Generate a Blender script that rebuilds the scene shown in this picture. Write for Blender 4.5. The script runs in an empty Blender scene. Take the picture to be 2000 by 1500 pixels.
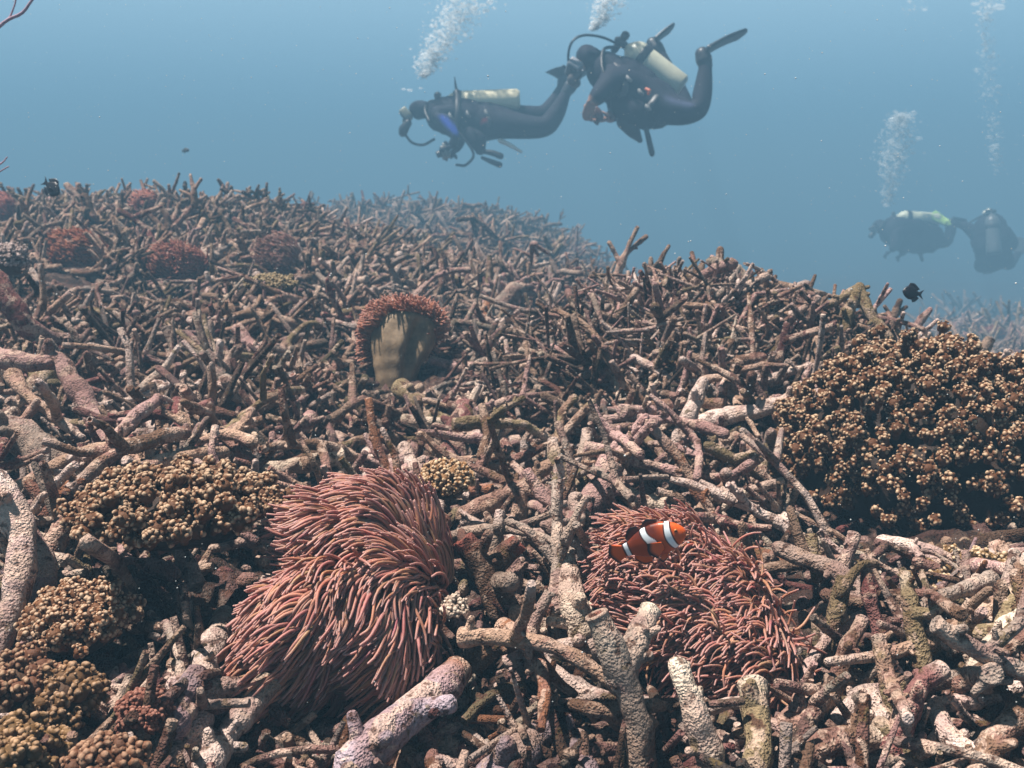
import bpy, bmesh, math, random
import numpy as np
from mathutils import Vector, Matrix

rng = np.random.default_rng(11)
random.seed(11)
scene = bpy.context.scene
C = scene.collection
R_ = math.radians

# ------------------------------------------------------------------ camera
PITCH = R_(12.0)
cam_data = bpy.data.cameras.new("camera")
cam_data.lens = 36.0
cam_data.sensor_width = 36.0
cam_data.clip_start = 0.05
cam_data.clip_end = 400.0
cam_data.dof.use_dof = True
cam_data.dof.focus_distance = 1.02
cam_data.dof.aperture_fstop = 15.0
cam = bpy.data.objects.new("camera", cam_data)
C.objects.link(cam)
cam.location = (0, 0, 0)
cam.rotation_euler = (math.pi / 2 - PITCH, 0, 0)
scene.camera = cam
CF = np.array([0, math.cos(PITCH), -math.sin(PITCH)])
CU = np.array([0, math.sin(PITCH), math.cos(PITCH)])
CX = np.array([1.0, 0, 0])


def Q(px, py, d):
    """photo pixel (2000 x 1500) at depth d (metres along the view axis) -> world point"""
    return d * (CF + (px - 1000) / 2000 * CX + (750 - py) / 2000 * CU)


def proj(P):
    P = np.asarray(P)
    d = P @ CF
    d_ = np.maximum(d, 1e-4)
    return 1000 + 2000 * (P @ CX) / d_, 750 - 2000 * (P @ CU) / d_, d


# ------------------------------------------------------------------ world, sun, exposure
SUN_EL, SUN_AZ = R_(69.0), R_(-88.0)      # azimuth from +Y (away from the camera), negative = towards -X
SKY_GRAD = [(0.0, (0.010, 0.045, 0.085)), (0.42, (0.020, 0.085, 0.155)), (0.50, (0.10, 0.265, 0.41)),
            (0.57, (0.31, 0.51, 0.665)), (0.63, (0.42, 0.60, 0.72)), (0.70, (0.09, 0.13, 0.16)), (1.0, (0.06, 0.075, 0.085))]
w = bpy.data.worlds.new("World")
scene.world = w
w.use_nodes = True
nt = w.node_tree
nt.nodes.clear()
wo = nt.nodes.new("ShaderNodeOutputWorld")
bg = nt.nodes.new("ShaderNodeBackground")
bg.inputs["Strength"].default_value = 0.56
tc = nt.nodes.new("ShaderNodeTexCoord")
sep = nt.nodes.new("ShaderNodeSeparateXYZ")
mr = nt.nodes.new("ShaderNodeMapRange")
mr.inputs["From Min"].default_value = -1
mr.inputs["From Max"].default_value = 1
cr = nt.nodes.new("ShaderNodeValToRGB")
cr.color_ramp.elements[0].position = 0.0
while len(cr.color_ramp.elements) < len(SKY_GRAD):
    cr.color_ramp.elements.new(0.5)
for e, (p, c) in zip(cr.color_ramp.elements, SKY_GRAD):
    e.position = p
    e.color = (*c, 1)
nt.links.new(tc.outputs["Generated"], sep.inputs[0])
nt.links.new(sep.outputs["Z"], mr.inputs["Value"])
nt.links.new(mr.outputs[0], cr.inputs[0])
nt.links.new(cr.outputs[0], bg.inputs["Color"])
nt.links.new(bg.outputs[0], wo.inputs["Surface"])

sd = bpy.data.lights.new("sun", "SUN")
sd.energy = 5.0
sd.angle = R_(2.0)
sd.color = (1.0, 0.92, 0.84)
so = bpy.data.objects.new("sun", sd)
C.objects.link(so)
_to = Vector((math.sin(SUN_AZ) * math.cos(SUN_EL), math.cos(SUN_AZ) * math.cos(SUN_EL), math.sin(SUN_EL)))
so.rotation_euler = _to.to_track_quat('Z', 'Y').to_euler()
so.location = (0, 0, 20)

scene.view_settings.view_transform = 'Standard'
scene.view_settings.look = 'None'
scene.view_settings.exposure = 1.2
scene.view_settings.gamma = 1
cy = scene.cycles
cy.use_denoising = True
cy.max_bounces = 4
cy.diffuse_bounces = 1
cy.glossy_bounces = 2
cy.transmission_bounces = 2
cy.transparent_max_bounces = 12
cy.volume_bounces = 0
cy.caustics_reflective = False
cy.caustics_refractive = False

# ------------------------------------------------------------------ the water's haze
HAZE_DENSITY = 0.064
HAZE_COLOR = (0.200, 0.405, 0.590)


def build_haze():
    bm = bmesh.new()
    bmesh.ops.create_cube(bm, size=1)
    me = bpy.data.meshes.new("haze")
    bm.to_mesh(me)
    bm.free()
    o = bpy.data.objects.new("haze", me)
    C.objects.link(o)
    z0, z1 = -9.0, 1.75
    o.scale = (140, 150, z1 - z0)
    o.location = (0, 60, (z0 + z1) / 2)
    m = bpy.data.materials.new("haze")
    m.use_nodes = True
    n = m.node_tree
    n.nodes.clear()
    out = n.nodes.new("ShaderNodeOutputMaterial")
    pv = n.nodes.new("ShaderNodeVolumePrincipled")
    pv.inputs["Color"].default_value = (*HAZE_COLOR, 1)
    pv.inputs["Density"].default_value = HAZE_DENSITY
    pv.inputs["Absorption Color"].default_value = (0, 0, 0, 1)
    n.links.new(pv.outputs[0], out.inputs["Volume"])
    me.materials.append(m)
    o["kind"] = "stuff"
    o["label"] = "blue water haze that far things fade into"
    o["category"] = "haze"


build_haze()


# ------------------------------------------------------------------ object helpers
def tag(o, label=None, cat=None, group=None, kind=None):
    if label: o["label"] = label
    if cat: o["category"] = cat
    if group: o["group"] = group
    if kind: o["kind"] = kind
    return o


def empty(name, loc, label, cat, group=None):
    o = bpy.data.objects.new(name, None)
    o.empty_display_size = 0.05
    C.objects.link(o)
    o.location = loc
    return tag(o, label, cat, group)


def mesh_np(name, V, F, mat, col=None, parent=None, origin=None, smooth=True):
    """one mesh object from numpy arrays; V world coordinates, F list of quad/tri index arrays"""
    V = np.asarray(V, dtype=np.float64)
    base = np.zeros(3)
    if parent is not None:
        base = np.array(parent.location) if parent.parent is None else np.array(parent.location) + np.array(parent.parent.location)
    org = np.array(origin) if origin is not None else (base if parent is not None else np.zeros(3))
    me = bpy.data.meshes.new(name)
    Vl = (V - org).astype(np.float32)
    fs = [np.asarray(f, dtype=np.int32) for f in F if len(f)]
    me.vertices.add(len(Vl))
    me.vertices.foreach_set("co", Vl.ravel())
    li = np.concatenate([f.ravel() for f in fs])
    sizes = np.concatenate([np.full(len(f), f.shape[1], dtype=np.int32) for f in fs])
    me.loops.add(len(li))
    me.loops.foreach_set("vertex_index", li)
    me.polygons.add(len(sizes))
    st = np.zeros(len(sizes), dtype=np.int32)
    st[1:] = np.cumsum(sizes)[:-1]
    me.polygons.foreach_set("loop_start", st)
    me.polygons.foreach_set("loop_total", sizes)
    me.polygons.foreach_set("use_smooth", np.full(len(sizes), smooth, dtype=bool))
    me.update(calc_edges=True)
    if col is not None:
        a = me.attributes.new("Col", 'FLOAT_COLOR', 'POINT')
        c4 = np.ones((len(V), 4), dtype=np.float32)
        c4[:, :3] = col
        a.data.foreach_set("color", c4.ravel())
    me.materials.append(mat)
    o = bpy.data.objects.new(name, me)
    C.objects.link(o)
    o.location = org - base if parent is not None else org
    if parent is not None:
        o.parent = parent
    return o


class Geo:
    """collects vertices, quads, tris and colours of one mesh"""
    def __init__(self):
        self.V, self.Fq, self.Ft, self.C, self.n = [], [], [], [], 0

    def add(self, V, quads=None, tris=None, col=(1, 1, 1)):
        V = np.asarray(V, dtype=np.float64).reshape(-1, 3)
        self.V.append(V)
        if quads is not None and len(quads): self.Fq.append(np.asarray(quads).reshape(-1, 4) + self.n)
        if tris is not None and len(tris): self.Ft.append(np.asarray(tris).reshape(-1, 3) + self.n)
        c = np.asarray(col, dtype=np.float64)
        self.C.append(np.broadcast_to(c, V.shape).copy() if c.ndim == 1 else c.reshape(-1, 3))
        self.n += len(V)
        return self

    def build(self, name, mat, parent=None, origin=None, smooth=True):
        V = np.concatenate(self.V)
        F = []
        if self.Fq: F.append(np.concatenate(self.Fq))
        if self.Ft: F.append(np.concatenate(self.Ft))
        return mesh_np(name, V, F, mat, np.concatenate(self.C), parent, origin, smooth)


# ------------------------------------------------------------------ noise
def _hash(i, j, k):
    h = (i.astype(np.int64) * 374761393 + j.astype(np.int64) * 668265263 + k.astype(np.int64) * 2147483647) & 0xFFFFFFFF
    h = ((h ^ (h >> 13)) * 1274126177) & 0xFFFFFFFF
    h = (h ^ (h >> 16)) & 0xFFFF
    return h / 32767.5 - 1.0


def vnoise(P):
    P = np.asarray(P, dtype=np.float64)
    f = np.floor(P)
    t = P - f
    t = t * t * (3 - 2 * t)
    i, j, k = f[..., 0], f[..., 1], f[..., 2]
    r = 0
    for a in (0, 1):
        wa = t[..., 0] if a else 1 - t[..., 0]
        for b in (0, 1):
            wb = t[..., 1] if b else 1 - t[..., 1]
            for c in (0, 1):
                wc = t[..., 2] if c else 1 - t[..., 2]
                r = r + wa * wb * wc * _hash(i + a, j + b, k + c)
    return r


def fbm(P, o=3):
    r, a, s = 0, 1.0, 0
    P = np.asarray(P, dtype=np.float64)
    for q in range(o):
        r = r + a * vnoise(P + 17.3 * q)
        s += a
        a *= 0.55
        P = P * 2.07
    return r / s


def unit(v):
    v = np.asarray(v, dtype=np.float64)
    return v / np.maximum(np.linalg.norm(v, axis=-1, keepdims=True), 1e-9)


# ------------------------------------------------------------------ tubes
TIPS = {
    'round': [(0.35, .94), (.66, .74), (.88, .42), (.97, .03)],
    'hollow': [(0.10, 1.06), (.20, .98), (.24, .78), (.12, .58), (-.15, .42), (-.32, .02)],
    'flat': [(0.08, .97), (.14, .80), (.10, .42), (.07, .02)],
    'low': [(.55, .62), (.85, .03)],
    'none': [],
}


def tubes(P, R, S=8, amp=.12, freq=60., start='low', end='round', col=None, tipcol=None, tipamt=.0, holecol=None, flat=None):
    """P (N,K,3) centre lines, R (N,K) radii -> verts (M,3), quads, colours"""
    P = np.asarray(P, dtype=np.float64)
    R = np.asarray(R, dtype=np.float64)
    if P.ndim == 2:
        P, R = P[None], R[None]
    N, K = R.shape
    T = unit(np.gradient(P, axis=1))
    ref = np.where(np.abs(T[:, 0, 2:3]) > .85, np.array([[1., 0, 0]]), np.array([[0, 0, 1.]]))
    U = np.zeros_like(T)
    u = unit(np.cross(T[:, 0], ref))
    for k in range(K):
        u = unit(u - T[:, k] * np.sum(u * T[:, k], -1, keepdims=True))
        U[:, k] = u
    W = np.cross(T, U)
    s_ = [( -o, f) for o, f in reversed(TIPS[start])]
    e_ = TIPS[end]
    cen = [P[:, 0] + T[:, 0] * (R[:, 0:1] * o) for o, f in s_] + [P[:, k] for k in range(K)] + [P[:, -1] + T[:, -1] * (R[:, -1:] * o) for o, f in e_]
    rad = [R[:, 0] * f for o, f in s_] + [R[:, k] for k in range(K)] + [R[:, -1] * f for o, f in e_]
    fu = [U[:, 0]] * len(s_) + [U[:, k] for k in range(K)] + [U[:, -1]] * len(e_)
    fw = [W[:, 0]] * len(s_) + [W[:, k] for k in range(K)] + [W[:, -1]] * len(e_)
    cen, rad, fu, fw = (np.stack(x, 1) for x in (cen, rad, fu, fw))
    KK = cen.shape[1]
    ph = np.arange(S) / S * 2 * np.pi
    cs, sn = np.cos(ph), np.sin(ph)
    if flat is not None:
        sn = sn * flat
    dirs = fu[:, :, None] * cs[None, None, :, None] + fw[:, :, None] * sn[None, None, :, None]
    V = cen[:, :, None] + dirs * rad[:, :, None, None]
    if amp:
        dn = fbm(V * freq, 2) * amp + vnoise(V * freq * .33 + 9) * amp * .9
        V = V + dirs * (rad[:, :, None] * dn)[..., None]
    idx = np.arange(N * KK * S).reshape(N, KK, S)
    a, b = idx[:, :-1], idx[:, 1:]
    q = np.stack([a, np.roll(a, -1, 2), np.roll(b, -1, 2), b], -1).reshape(-1, 4)
    colv = None
    if col is not None:
        c = np.asarray(col, dtype=np.float64)
        c = np.broadcast_to(c, (N, 3)) if c.ndim == 1 else c
        colv = np.broadcast_to(c[:, None, None, :], V.shape).copy()
        if tipcol is not None:
            tpos = np.concatenate([np.zeros(len(s_)), np.linspace(0, 1, K), np.ones(len(e_))])
            m = np.clip((tpos - (1 - tipamt)) / max(tipamt, 1e-4), 0, 1)[None, :, None, None]
            colv = colv * (1 - m) + np.asarray(tipcol) * m
        if holecol is not None and end == 'hollow':
            colv[:, -3:] = np.asarray(holecol)
        colv = colv.reshape(-1, 3)
    return V.reshape(-1, 3), q, colv


def spline(pts, n):
    p = np.asarray(pts, dtype=np.float64)
    if len(p) == 2:
        t = np.linspace(0, 1, n)[:, None]
        return p[0] * (1 - t) + p[1] * t
    m = len(p) - 1
    q = np.vstack([2 * p[0] - p[1], p, 2 * p[-1] - p[-2]])
    t = np.linspace(0, m, n)
    i = np.minimum(t.astype(int), m - 1)
    f = (t - i)[:, None]
    a, b, c, d = q[i], q[i + 1], q[i + 2], q[i + 3]
    return .5 * (2 * b + (c - a) * f + (2 * a - 5 * b + 4 * c - d) * f ** 2 + (3 * b - a - 3 * c + d) * f ** 3)


def ico(sub):
    bm = bmesh.new()
    bmesh.ops.create_icosphere(bm, subdivisions=sub, radius=1)
    V = np.array([v.co[:] for v in bm.verts])
    F = np.array([[v.index for v in f.verts] for f in bm.faces])
    bm.free()
    return V, F


ICO1, ICO2, ICO3 = ico(1), ico(2), ico(3)


def blobs(P, R, base=ICO1, squash=None, amp=0, freq=100, axis=None):
    """many small balls: P (N,3), R (N,) or (N,3)"""
    BV, BF = base
    P = np.asarray(P, dtype=np.float64)
    R = np.asarray(R, dtype=np.float64)
    if R.ndim == 1:
        R = np.repeat(R[:, None], 3, 1)
    V = P[:, None] + BV[None] * R[:, None]
    if amp:
        V = V + (BV[None] * R[:, None]) * (fbm(V * freq, 2) * amp)[..., None]
    F = BF[None] + (np.arange(len(P)) * len(BV))[:, None, None]
    return V.reshape(-1, 3), F.reshape(-1, 3)


def box_geo(g, c, ax, ay, az, col, bevel=.15):
    """chamfered box: centre c, half-axis vectors; bevelled by pulling the corners of a 4x4x4 lattice shell in"""
    c, ax, ay, az = (np.asarray(v, dtype=np.float64) for v in (c, ax, ay, az))
    BV, BF = ICO3
    s = np.sign(BV) * np.abs(BV) ** .28
    s = s / np.abs(s).max()
    V = c + s[:, :1] * ax + s[:, 1:2] * ay + s[:, 2:] * az
    g.add(V, tris=BF, col=col)


# ------------------------------------------------------------------ materials
def new_mat(name):
    m = bpy.data.materials.new(name)
    m.use_nodes = True
    n = m.node_tree
    return m, n, n.nodes["Principled BSDF"], n.links


def node(n, kind, **kw):
    x = n.nodes.new(kind)
    for k, v in kw.items():
        if k in x.inputs:
            x.inputs[k].default_value = v
        else:
            setattr(x, k, v)
    return x


def mixc(n, L, fac, a, b, blend='MIX'):
    x = n.nodes.new("ShaderNodeMix")
    x.data_type = 'RGBA'
    x.blend_type = blend
    x.clamp_factor = True
    for i, v in ((0, fac), (6, a), (7, b)):
        if isinstance(v, (int, float)):
            x.inputs[i].default_value = v
        elif isinstance(v, tuple):
            x.inputs[i].default_value = (*v, 1)
        else:
            L.new(v, x.inputs[i])
    return x.outputs[2]


def ramp(n, L, src, pts):
    r = n.nodes.new("ShaderNodeValToRGB")
    while len(r.color_ramp.elements) < len(pts):
        r.color_ramp.elements.new(.5)
    for e, (p, v) in zip(r.color_ramp.elements, pts):
        e.position = p
        e.color = (v, v, v, 1) if isinstance(v, (int, float)) else (*v, 1)
    L.new(src, r.inputs[0])
    return r.outputs[0]


def coral_material(name, bump=.9, pale=.62, pink=.5):
    m, n, b, L = new_mat(name)
    geo = node(n, "ShaderNodeNewGeometry")
    at = node(n, "ShaderNodeAttribute", attribute_name="Col")
    big = node(n, "ShaderNodeTexNoise", Scale=17., Detail=3., Roughness=.6)
    mid = node(n, "ShaderNodeTexNoise", Scale=62., Detail=3., Roughness=.65)
    pat = node(n, "ShaderNodeTexNoise", Scale=29., Detail=4., Roughness=.7, Distortion=.6)
    fin = node(n, "ShaderNodeTexNoise", Scale=330., Detail=2., Roughness=.6)
    vor = node(n, "ShaderNodeTexVoronoi", Scale=300.)
    for x in (big, mid, pat, fin, vor):
        L.new(geo.outputs["Position"], x.inputs["Vector"])
    c = mixc(n, L, ramp(n, L, big.outputs["Fac"], [(.51, 0), (.58, pink)]), at.outputs["Color"], (.29, .155, .140))
    c = mixc(n, L, ramp(n, L, pat.outputs["Fac"], [(.52, 0), (.57, pale)]), c, (.56, .42, .335))
    c = mixc(n, L, ramp(n, L, mid.outputs["Fac"], [(.36, .85), (.44, 0)]), c, (.075, .032, .020))
    c = mixc(n, L, ramp(n, L, pat.outputs["Fac"], [(.33, .8), (.38, 0)]), c, (.12, .085, .035))
    c = mixc(n, L, 1.0, c, ramp(n, L, fin.outputs["Fac"], [(.30, .66), (.50, .97), (.70, 1.2)]), 'MULTIPLY')
    reg = node(n, "ShaderNodeTexNoise", Scale=5.5, Detail=3., Roughness=.55)
    L.new(geo.outputs["Position"], reg.inputs["Vector"])
    c = mixc(n, L, 1.0, c, ramp(n, L, reg.outputs["Fac"], [(.34, (.50, .44, .40)), (.49, (.84, .80, .78)), (.62, (1.14, 1.12, 1.11))]), 'MULTIPLY')
    L.new(c, b.inputs["Base Color"])
    b.inputs["Roughness"].default_value = .85
    b.inputs["Specular IOR Level"].default_value = .18
    h = node(n, "ShaderNodeMath", operation='MULTIPLY_ADD')
    L.new(ramp(n, L, vor.outputs["Distance"], [(.0, 0), (.45, 1)]), h.inputs[0])
    h.inputs[1].default_value = .5
    L.new(fin.outputs["Fac"], h.inputs[2])
    h2 = node(n, "ShaderNodeMath", operation='MULTIPLY_ADD')
    L.new(mid.outputs["Fac"], h2.inputs[0])
    h2.inputs[1].default_value = 2.2
    L.new(h.outputs[0], h2.inputs[2])
    bp = node(n, "ShaderNodeBump", Strength=bump, Distance=.0042)
    L.new(h2.outputs[0], bp.inputs["Height"])
    L.new(bp.outputs[0], b.inputs["Normal"])
    return m


def tint_material(name, rough=.6, spec=.3, noise_scale=120., noise_amt=.25, bump=0., bump_scale=200., sss=0., sheen=0.):
    m, n, b, L = new_mat(name)
    geo = node(n, "ShaderNodeNewGeometry")
    at = node(n, "ShaderNodeAttribute", attribute_name="Col")
    no = node(n, "ShaderNodeTexNoise", Scale=noise_scale, Detail=3., Roughness=.6)
    L.new(geo.outputs["Position"], no.inputs["Vector"])
    c = mixc(n, L, 1.0, at.outputs["Color"], ramp(n, L, no.outputs["Fac"], [(.25, 1 - noise_amt), (.75, 1 + noise_amt)]), 'MULTIPLY')
    L.new(c, b.inputs["Base Color"])
    b.inputs["Roughness"].default_value = rough
    b.inputs["Specular IOR Level"].default_value = spec
    if bump:
        n2 = node(n, "ShaderNodeTexNoise", Scale=bump_scale, Detail=3.)
        L.new(geo.outputs["Position"], n2.inputs["Vector"])
        bp = node(n, "ShaderNodeBump", Strength=bump, Distance=.003)
        L.new(n2.outputs["Fac"], bp.inputs["Height"])
        L.new(bp.outputs[0], b.inputs["Normal"])
    if sss:
        b.inputs["Subsurface Weight"].default_value = sss
        b.inputs["Subsurface Radius"].default_value = (.006, .003, .002)
        b.inputs["Subsurface Scale"].default_value = 1.0
    return m


M_CORAL = coral_material("dead_coral")
M_SEABED = coral_material("seabed_crust", 1.0, .12, .25)
M_TENT = tint_material("anemone_tentacle", .5, .25, 90, .18, sss=.35)
M_COLUMN = tint_material("anemone_skin", .55, .25, 60, .35, .3, 150)
M_SOFT = tint_material("knobbly_coral", .7, .25, 140, .3, .35, 420)
M_FISH = tint_material("fish_skin", .38, .4, 60, .06)
M_SUIT = tint_material("neoprene", .8, .2, 14, .25, .2, 60)
M_GEAR = tint_material("dive_gear", .45, .4, 10, .12)
M_METAL = tint_material("painted_tank", .4, .45, 9, .15)
M_TWIG = tint_material("sea_whip", .8, .2, 200, .3)


def glass_material():
    m, n, b, L = new_mat("mask_glass")
    b.inputs["Base Color"].default_value = (.05, .07, .08, 1)
    b.inputs["Roughness"].default_value = .08
    b.inputs["Specular IOR Level"].default_value = .8
    return m


def bubble_material(name, alpha):
    m, n, b, L = new_mat(name)
    b.inputs["Base Color"].default_value = (.88, .95, .98, 1)
    b.inputs["Roughness"].default_value = .12
    b.inputs["Specular IOR Level"].default_value = .9
    tr = node(n, "ShaderNodeBsdfTranslucent")
    tr.inputs["Color"].default_value = (.95, .98, 1, 1)
    ms = node(n, "ShaderNodeMixShader")
    ms.inputs[0].default_value = .6
    L.new(b.outputs[0], ms.inputs[1])
    L.new(tr.outputs[0], ms.inputs[2])
    tp = node(n, "ShaderNodeBsdfTransparent")
    m2 = node(n, "ShaderNodeMixShader")
    m2.inputs[0].default_value = alpha
    L.new(tp.outputs[0], m2.inputs[1])
    L.new(ms.outputs[0], m2.inputs[2])
    L.new(m2.outputs[0], n.nodes["Material Output"].inputs[0])
    return m


M_GLASS = glass_material()
M_BUBBLE = bubble_material("air_bubble", .34)
# ------------------------------------------------------------------ seabed height field
_G = {.5: [(-.8, -.58), (0, -.58), (.8, -.58)],
      .8: [(-.6, -.51), (-.2, -.54), (.1, -.54), (.5, -.52), (.7, -.5)],
      1.1: [(-.6, -.46), (-.2, -.51), (0, -.52), (.2, -.52), (.4, -.48), (.6, -.47)],
      1.6: [(-.6, -.45), (-.2, -.49), (0, -.49), (.2, -.48), (.38, -.45), (.6, -.5)],
      2.3: [(-.6, -.41), (-.3, -.44), (0, -.44), (.07, -.36), (.13, -.31), (.2, -.30), (.27, -.33), (.36, -.40), (.43, -.50), (.6, -.82)],
      3.: [(-.6, -.37), (-.3, -.40), (-.1, -.44), (.05, -.50), (.2, -.50), (.35, -.85), (.5, -1.05)],
      4.2: [(-.6, -.30), (-.3, -.32), (-.1, -.42), (.05, -.53), (.2, -.85), (.4, -1.15), (.6, -1.3)],
      5.5: [(-.6, -.26), (-.36, -.24), (-.24, -.27), (-.1, -.47), (.05, -.64), (.2, -1.0), (.5, -1.35)],
      7.: [(-.6, -.42), (-.35, -.42), (-.2, -.50), (-.1, -.57), (.0, -.64), (.08, -.88), (.2, -1.25), (.5, -1.4)],
      9.5: [(-.6, -.7), (-.35, -.63), (-.15, -.60), (0, -.69), (.1, -1.12), (.3, -1.65), (.6, -1.7)],
      12.5: [(-.6, -1.0), (-.3, -.85), (-.15, -.60), (0, -.70), (.05, -.84), (.1, -1.32), (.2, -1.88), (.4, -2.03), (.6, -2.0)],
      17.: [(-.6, -1.6), (-.2, -1.5), (0, -1.8), (.2, -2.6), (.5, -2.8)],
      30.: [(-.7, -3.4), (0, -3.6), (.7, -3.8)], 70.: [(-.8, -5.5), (0, -5.5), (.8, -5.5)]}
_K = np.array([(u * 2.2, math.log(y) * 1.25, z) for y, l in _G.items() for u, z in l])


def _phi(r2):
    return np.sqrt(r2 + .04)


_A = _phi(((_K[:, None, :2] - _K[None, :, :2]) ** 2).sum(-1))
_n = len(_K)
_M = np.zeros((_n + 1, _n + 1))
_M[:_n, :_n] = _A + np.eye(_n) * -.01
_M[:_n, _n] = _M[_n, :_n] = 1
_Wt = np.linalg.solve(_M, np.concatenate([_K[:, 2], [0]]))


def ground0(x, y):
    yy = np.maximum(y, .35)
    q = np.stack([np.clip(x / yy, -1.3, 1.3) * 2.2, np.log(yy) * 1.25], -1)
    out = np.zeros(q.shape[:-1])
    fl = q.reshape(-1, 2)
    r = np.empty(len(fl))
    for s in range(0, len(fl), 20000):
        c = fl[s:s + 20000]
        r[s:s + 20000] = _phi(((c[:, None] - _K[None, :, :2]) ** 2).sum(-1)) @ _Wt[:-1] + _Wt[-1]
    return np.clip(r.reshape(out.shape), -7.5, -.18)


def ground(x, y):
    x, y = np.asarray(x, dtype=np.float64), np.asarray(y, dtype=np.float64)
    z = ground0(x, y)
    P = np.stack([x, y, np.zeros_like(x)], -1)
    return z + .030 * vnoise(P * 4.1) + .018 * vnoise(P * 11.) + .35 * np.clip((y - 8) / 30, 0, 1) * vnoise(P * .35)


def hit(px, py):
    """where the ray through photo pixels meets the seabed"""
    px, py = np.asarray(px, dtype=np.float64), np.asarray(py, dtype=np.float64)
    D = CF + ((px - 1000) / 2000)[:, None] * CX + ((750 - py) / 2000)[:, None] * CU
    ds = np.exp(np.linspace(math.log(.45), math.log(24), 170))
    P = D[:, None] * ds[None, :, None]
    below = P[..., 2] < ground(P[..., 0], P[..., 1])
    first = np.where(below.any(1), below.argmax(1), -1)
    return D * ds[first][:, None], first > 0


def build_seabed():
    a = np.tan(np.linspace(-1.12, 1.12, 420))
    r = np.exp(np.linspace(math.log(.30), math.log(78), 520))
    A, Y = np.meshgrid(a, r)
    X = A * Y
    Z = ground(X, Y)
    P = np.stack([X, Y, Z], -1)
    Z = Z + .026 * fbm(P * 26, 3) + .010 * fbm(P * 75, 3)
    P[..., 2] = Z
    n0, n1 = A.shape
    idx = np.arange(n0 * n1).reshape(n0, n1)
    q = np.stack([idx[:-1, :-1], idx[:-1, 1:], idx[1:, 1:], idx[1:, :-1]], -1).reshape(-1, 4)
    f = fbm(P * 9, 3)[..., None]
    col = np.array([.026, .015, .011]) + np.clip(f - .1, 0, 1) * np.array([.11, .06, .05])  # ground colour kept near black: crevice shade painted into the seabed
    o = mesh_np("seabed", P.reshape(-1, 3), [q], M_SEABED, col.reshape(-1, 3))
    tag(o, kind="structure")


build_seabed()

# ------------------------------------------------------------------ what must stay in clear view: (cx, cy, rx, ry, depth)
KEEP = [(655, 1150, 265, 245, 1.22), (1350, 1165, 240, 190, 1.15), (1800, 880, 250, 185, 1.5), (335, 995, 200, 110, 1.12),
        (170, 1210, 120, 100, 1.02), (100, 1350, 130, 90, .9), (790, 660, 105, 110, 2.1), (870, 945, 55, 55, 1.3),
        (150, 495, 75, 65, 3.2), (345, 520, 80, 55, 2.95)]
KEEP3 = []      # (centre, radius): solids nothing may stick into


def clear(P, slack=.02):
    """P (N,K,3): True where a piece neither hides nor pierces what KEEP and KEEP3 list"""
    x, y, d = proj(P)
    ok = np.ones(len(P), dtype=bool)
    for cx, cy_, rx, ry, dm in KEEP:
        inside = (((x - cx) / rx) ** 2 + ((y - cy_) / ry) ** 2 < 1) & (d < dm + slack)
        ok &= ~inside.any(1)
    for c, r in KEEP3:
        ok &= ~(np.linalg.norm(P - c, axis=-1) < r).any(1)
    ok &= (d > .60).all(1)
    return ok


PAL = {'pale': (.59, .47, .42), 'pink': (.41, .265, .245), 'tan': (.38, .255, .185), 'lilac': (.37, .30, .34), 'grey': (.32, .255, .215),
       'maroon': (.17, .062, .058), 'olive': (.23, .175, .10), 'rust': (.26, .115, .06), 'cream': (.61, .51, .41), 'brown': (.17, .10, .065)}
HEROES = []        # records for labels


def branch_geo(g, pts, r0, r1, col, S=14, K=None, end='hollow', start='low', tipcol=None, tipamt=.25, wob=.22, amp=.27, freq=62, angular=False):
    L = np.linalg.norm(np.diff(np.asarray(pts), axis=0), axis=1).sum()
    rm = (r0 + r1) / 2
    K = K or int(np.clip(L / rm * 2.3, 6, 64))
    if angular:
        pp = np.asarray(pts, dtype=np.float64)
        cl = np.concatenate([[0], np.cumsum(np.linalg.norm(np.diff(pp, axis=0), axis=1))])
        tt = np.linspace(0, cl[-1], K)
        P = np.stack([np.interp(tt, cl, pp[:, i]) for i in range(3)], -1)
        P[1:-1] = (P[:-2] + P[1:-1] * 2 + P[2:]) / 4
    else:
        P = spline(pts, K)
    P = P + np.stack([vnoise(P * 26 + s) for s in (0, 31, 67)], -1) * rm * wob
    t = np.linspace(0, 1, K)
    R = (r0 + (r1 - r0) * t) * (1 + .16 * vnoise(P * 48 + 7))
    V, q, c = tubes(P, R, S, amp, freq / max(1, rm / .012), start, end, PAL[col] if isinstance(col, str) else col,
                    PAL[tipcol] if isinstance(tipcol, str) else tipcol, tipamt, holecol=(.24, .085, .045))
    g.add(V, q, col=c)
    return P, R


def knobs(g, P, R, col, n):
    """little stubs and lumps along a branch"""
    for _ in range(n):
        k = rng.integers(1, len(P) - 1)
        T = unit(P[k + 1] - P[k - 1])
        dr = unit(np.cross(T, rng.normal(size=3)) + np.array([0, 0, .35]))
        l = R[k] * rng.uniform(1.15, 2.0)
        rr = R[k] * rng.uniform(.35, .6)
        branch_geo(g, [P[k], P[k] + dr * l + T * l * .3], rr * 1.25, rr * .8, col, S=8, K=4, end='round', wob=.1)


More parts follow.
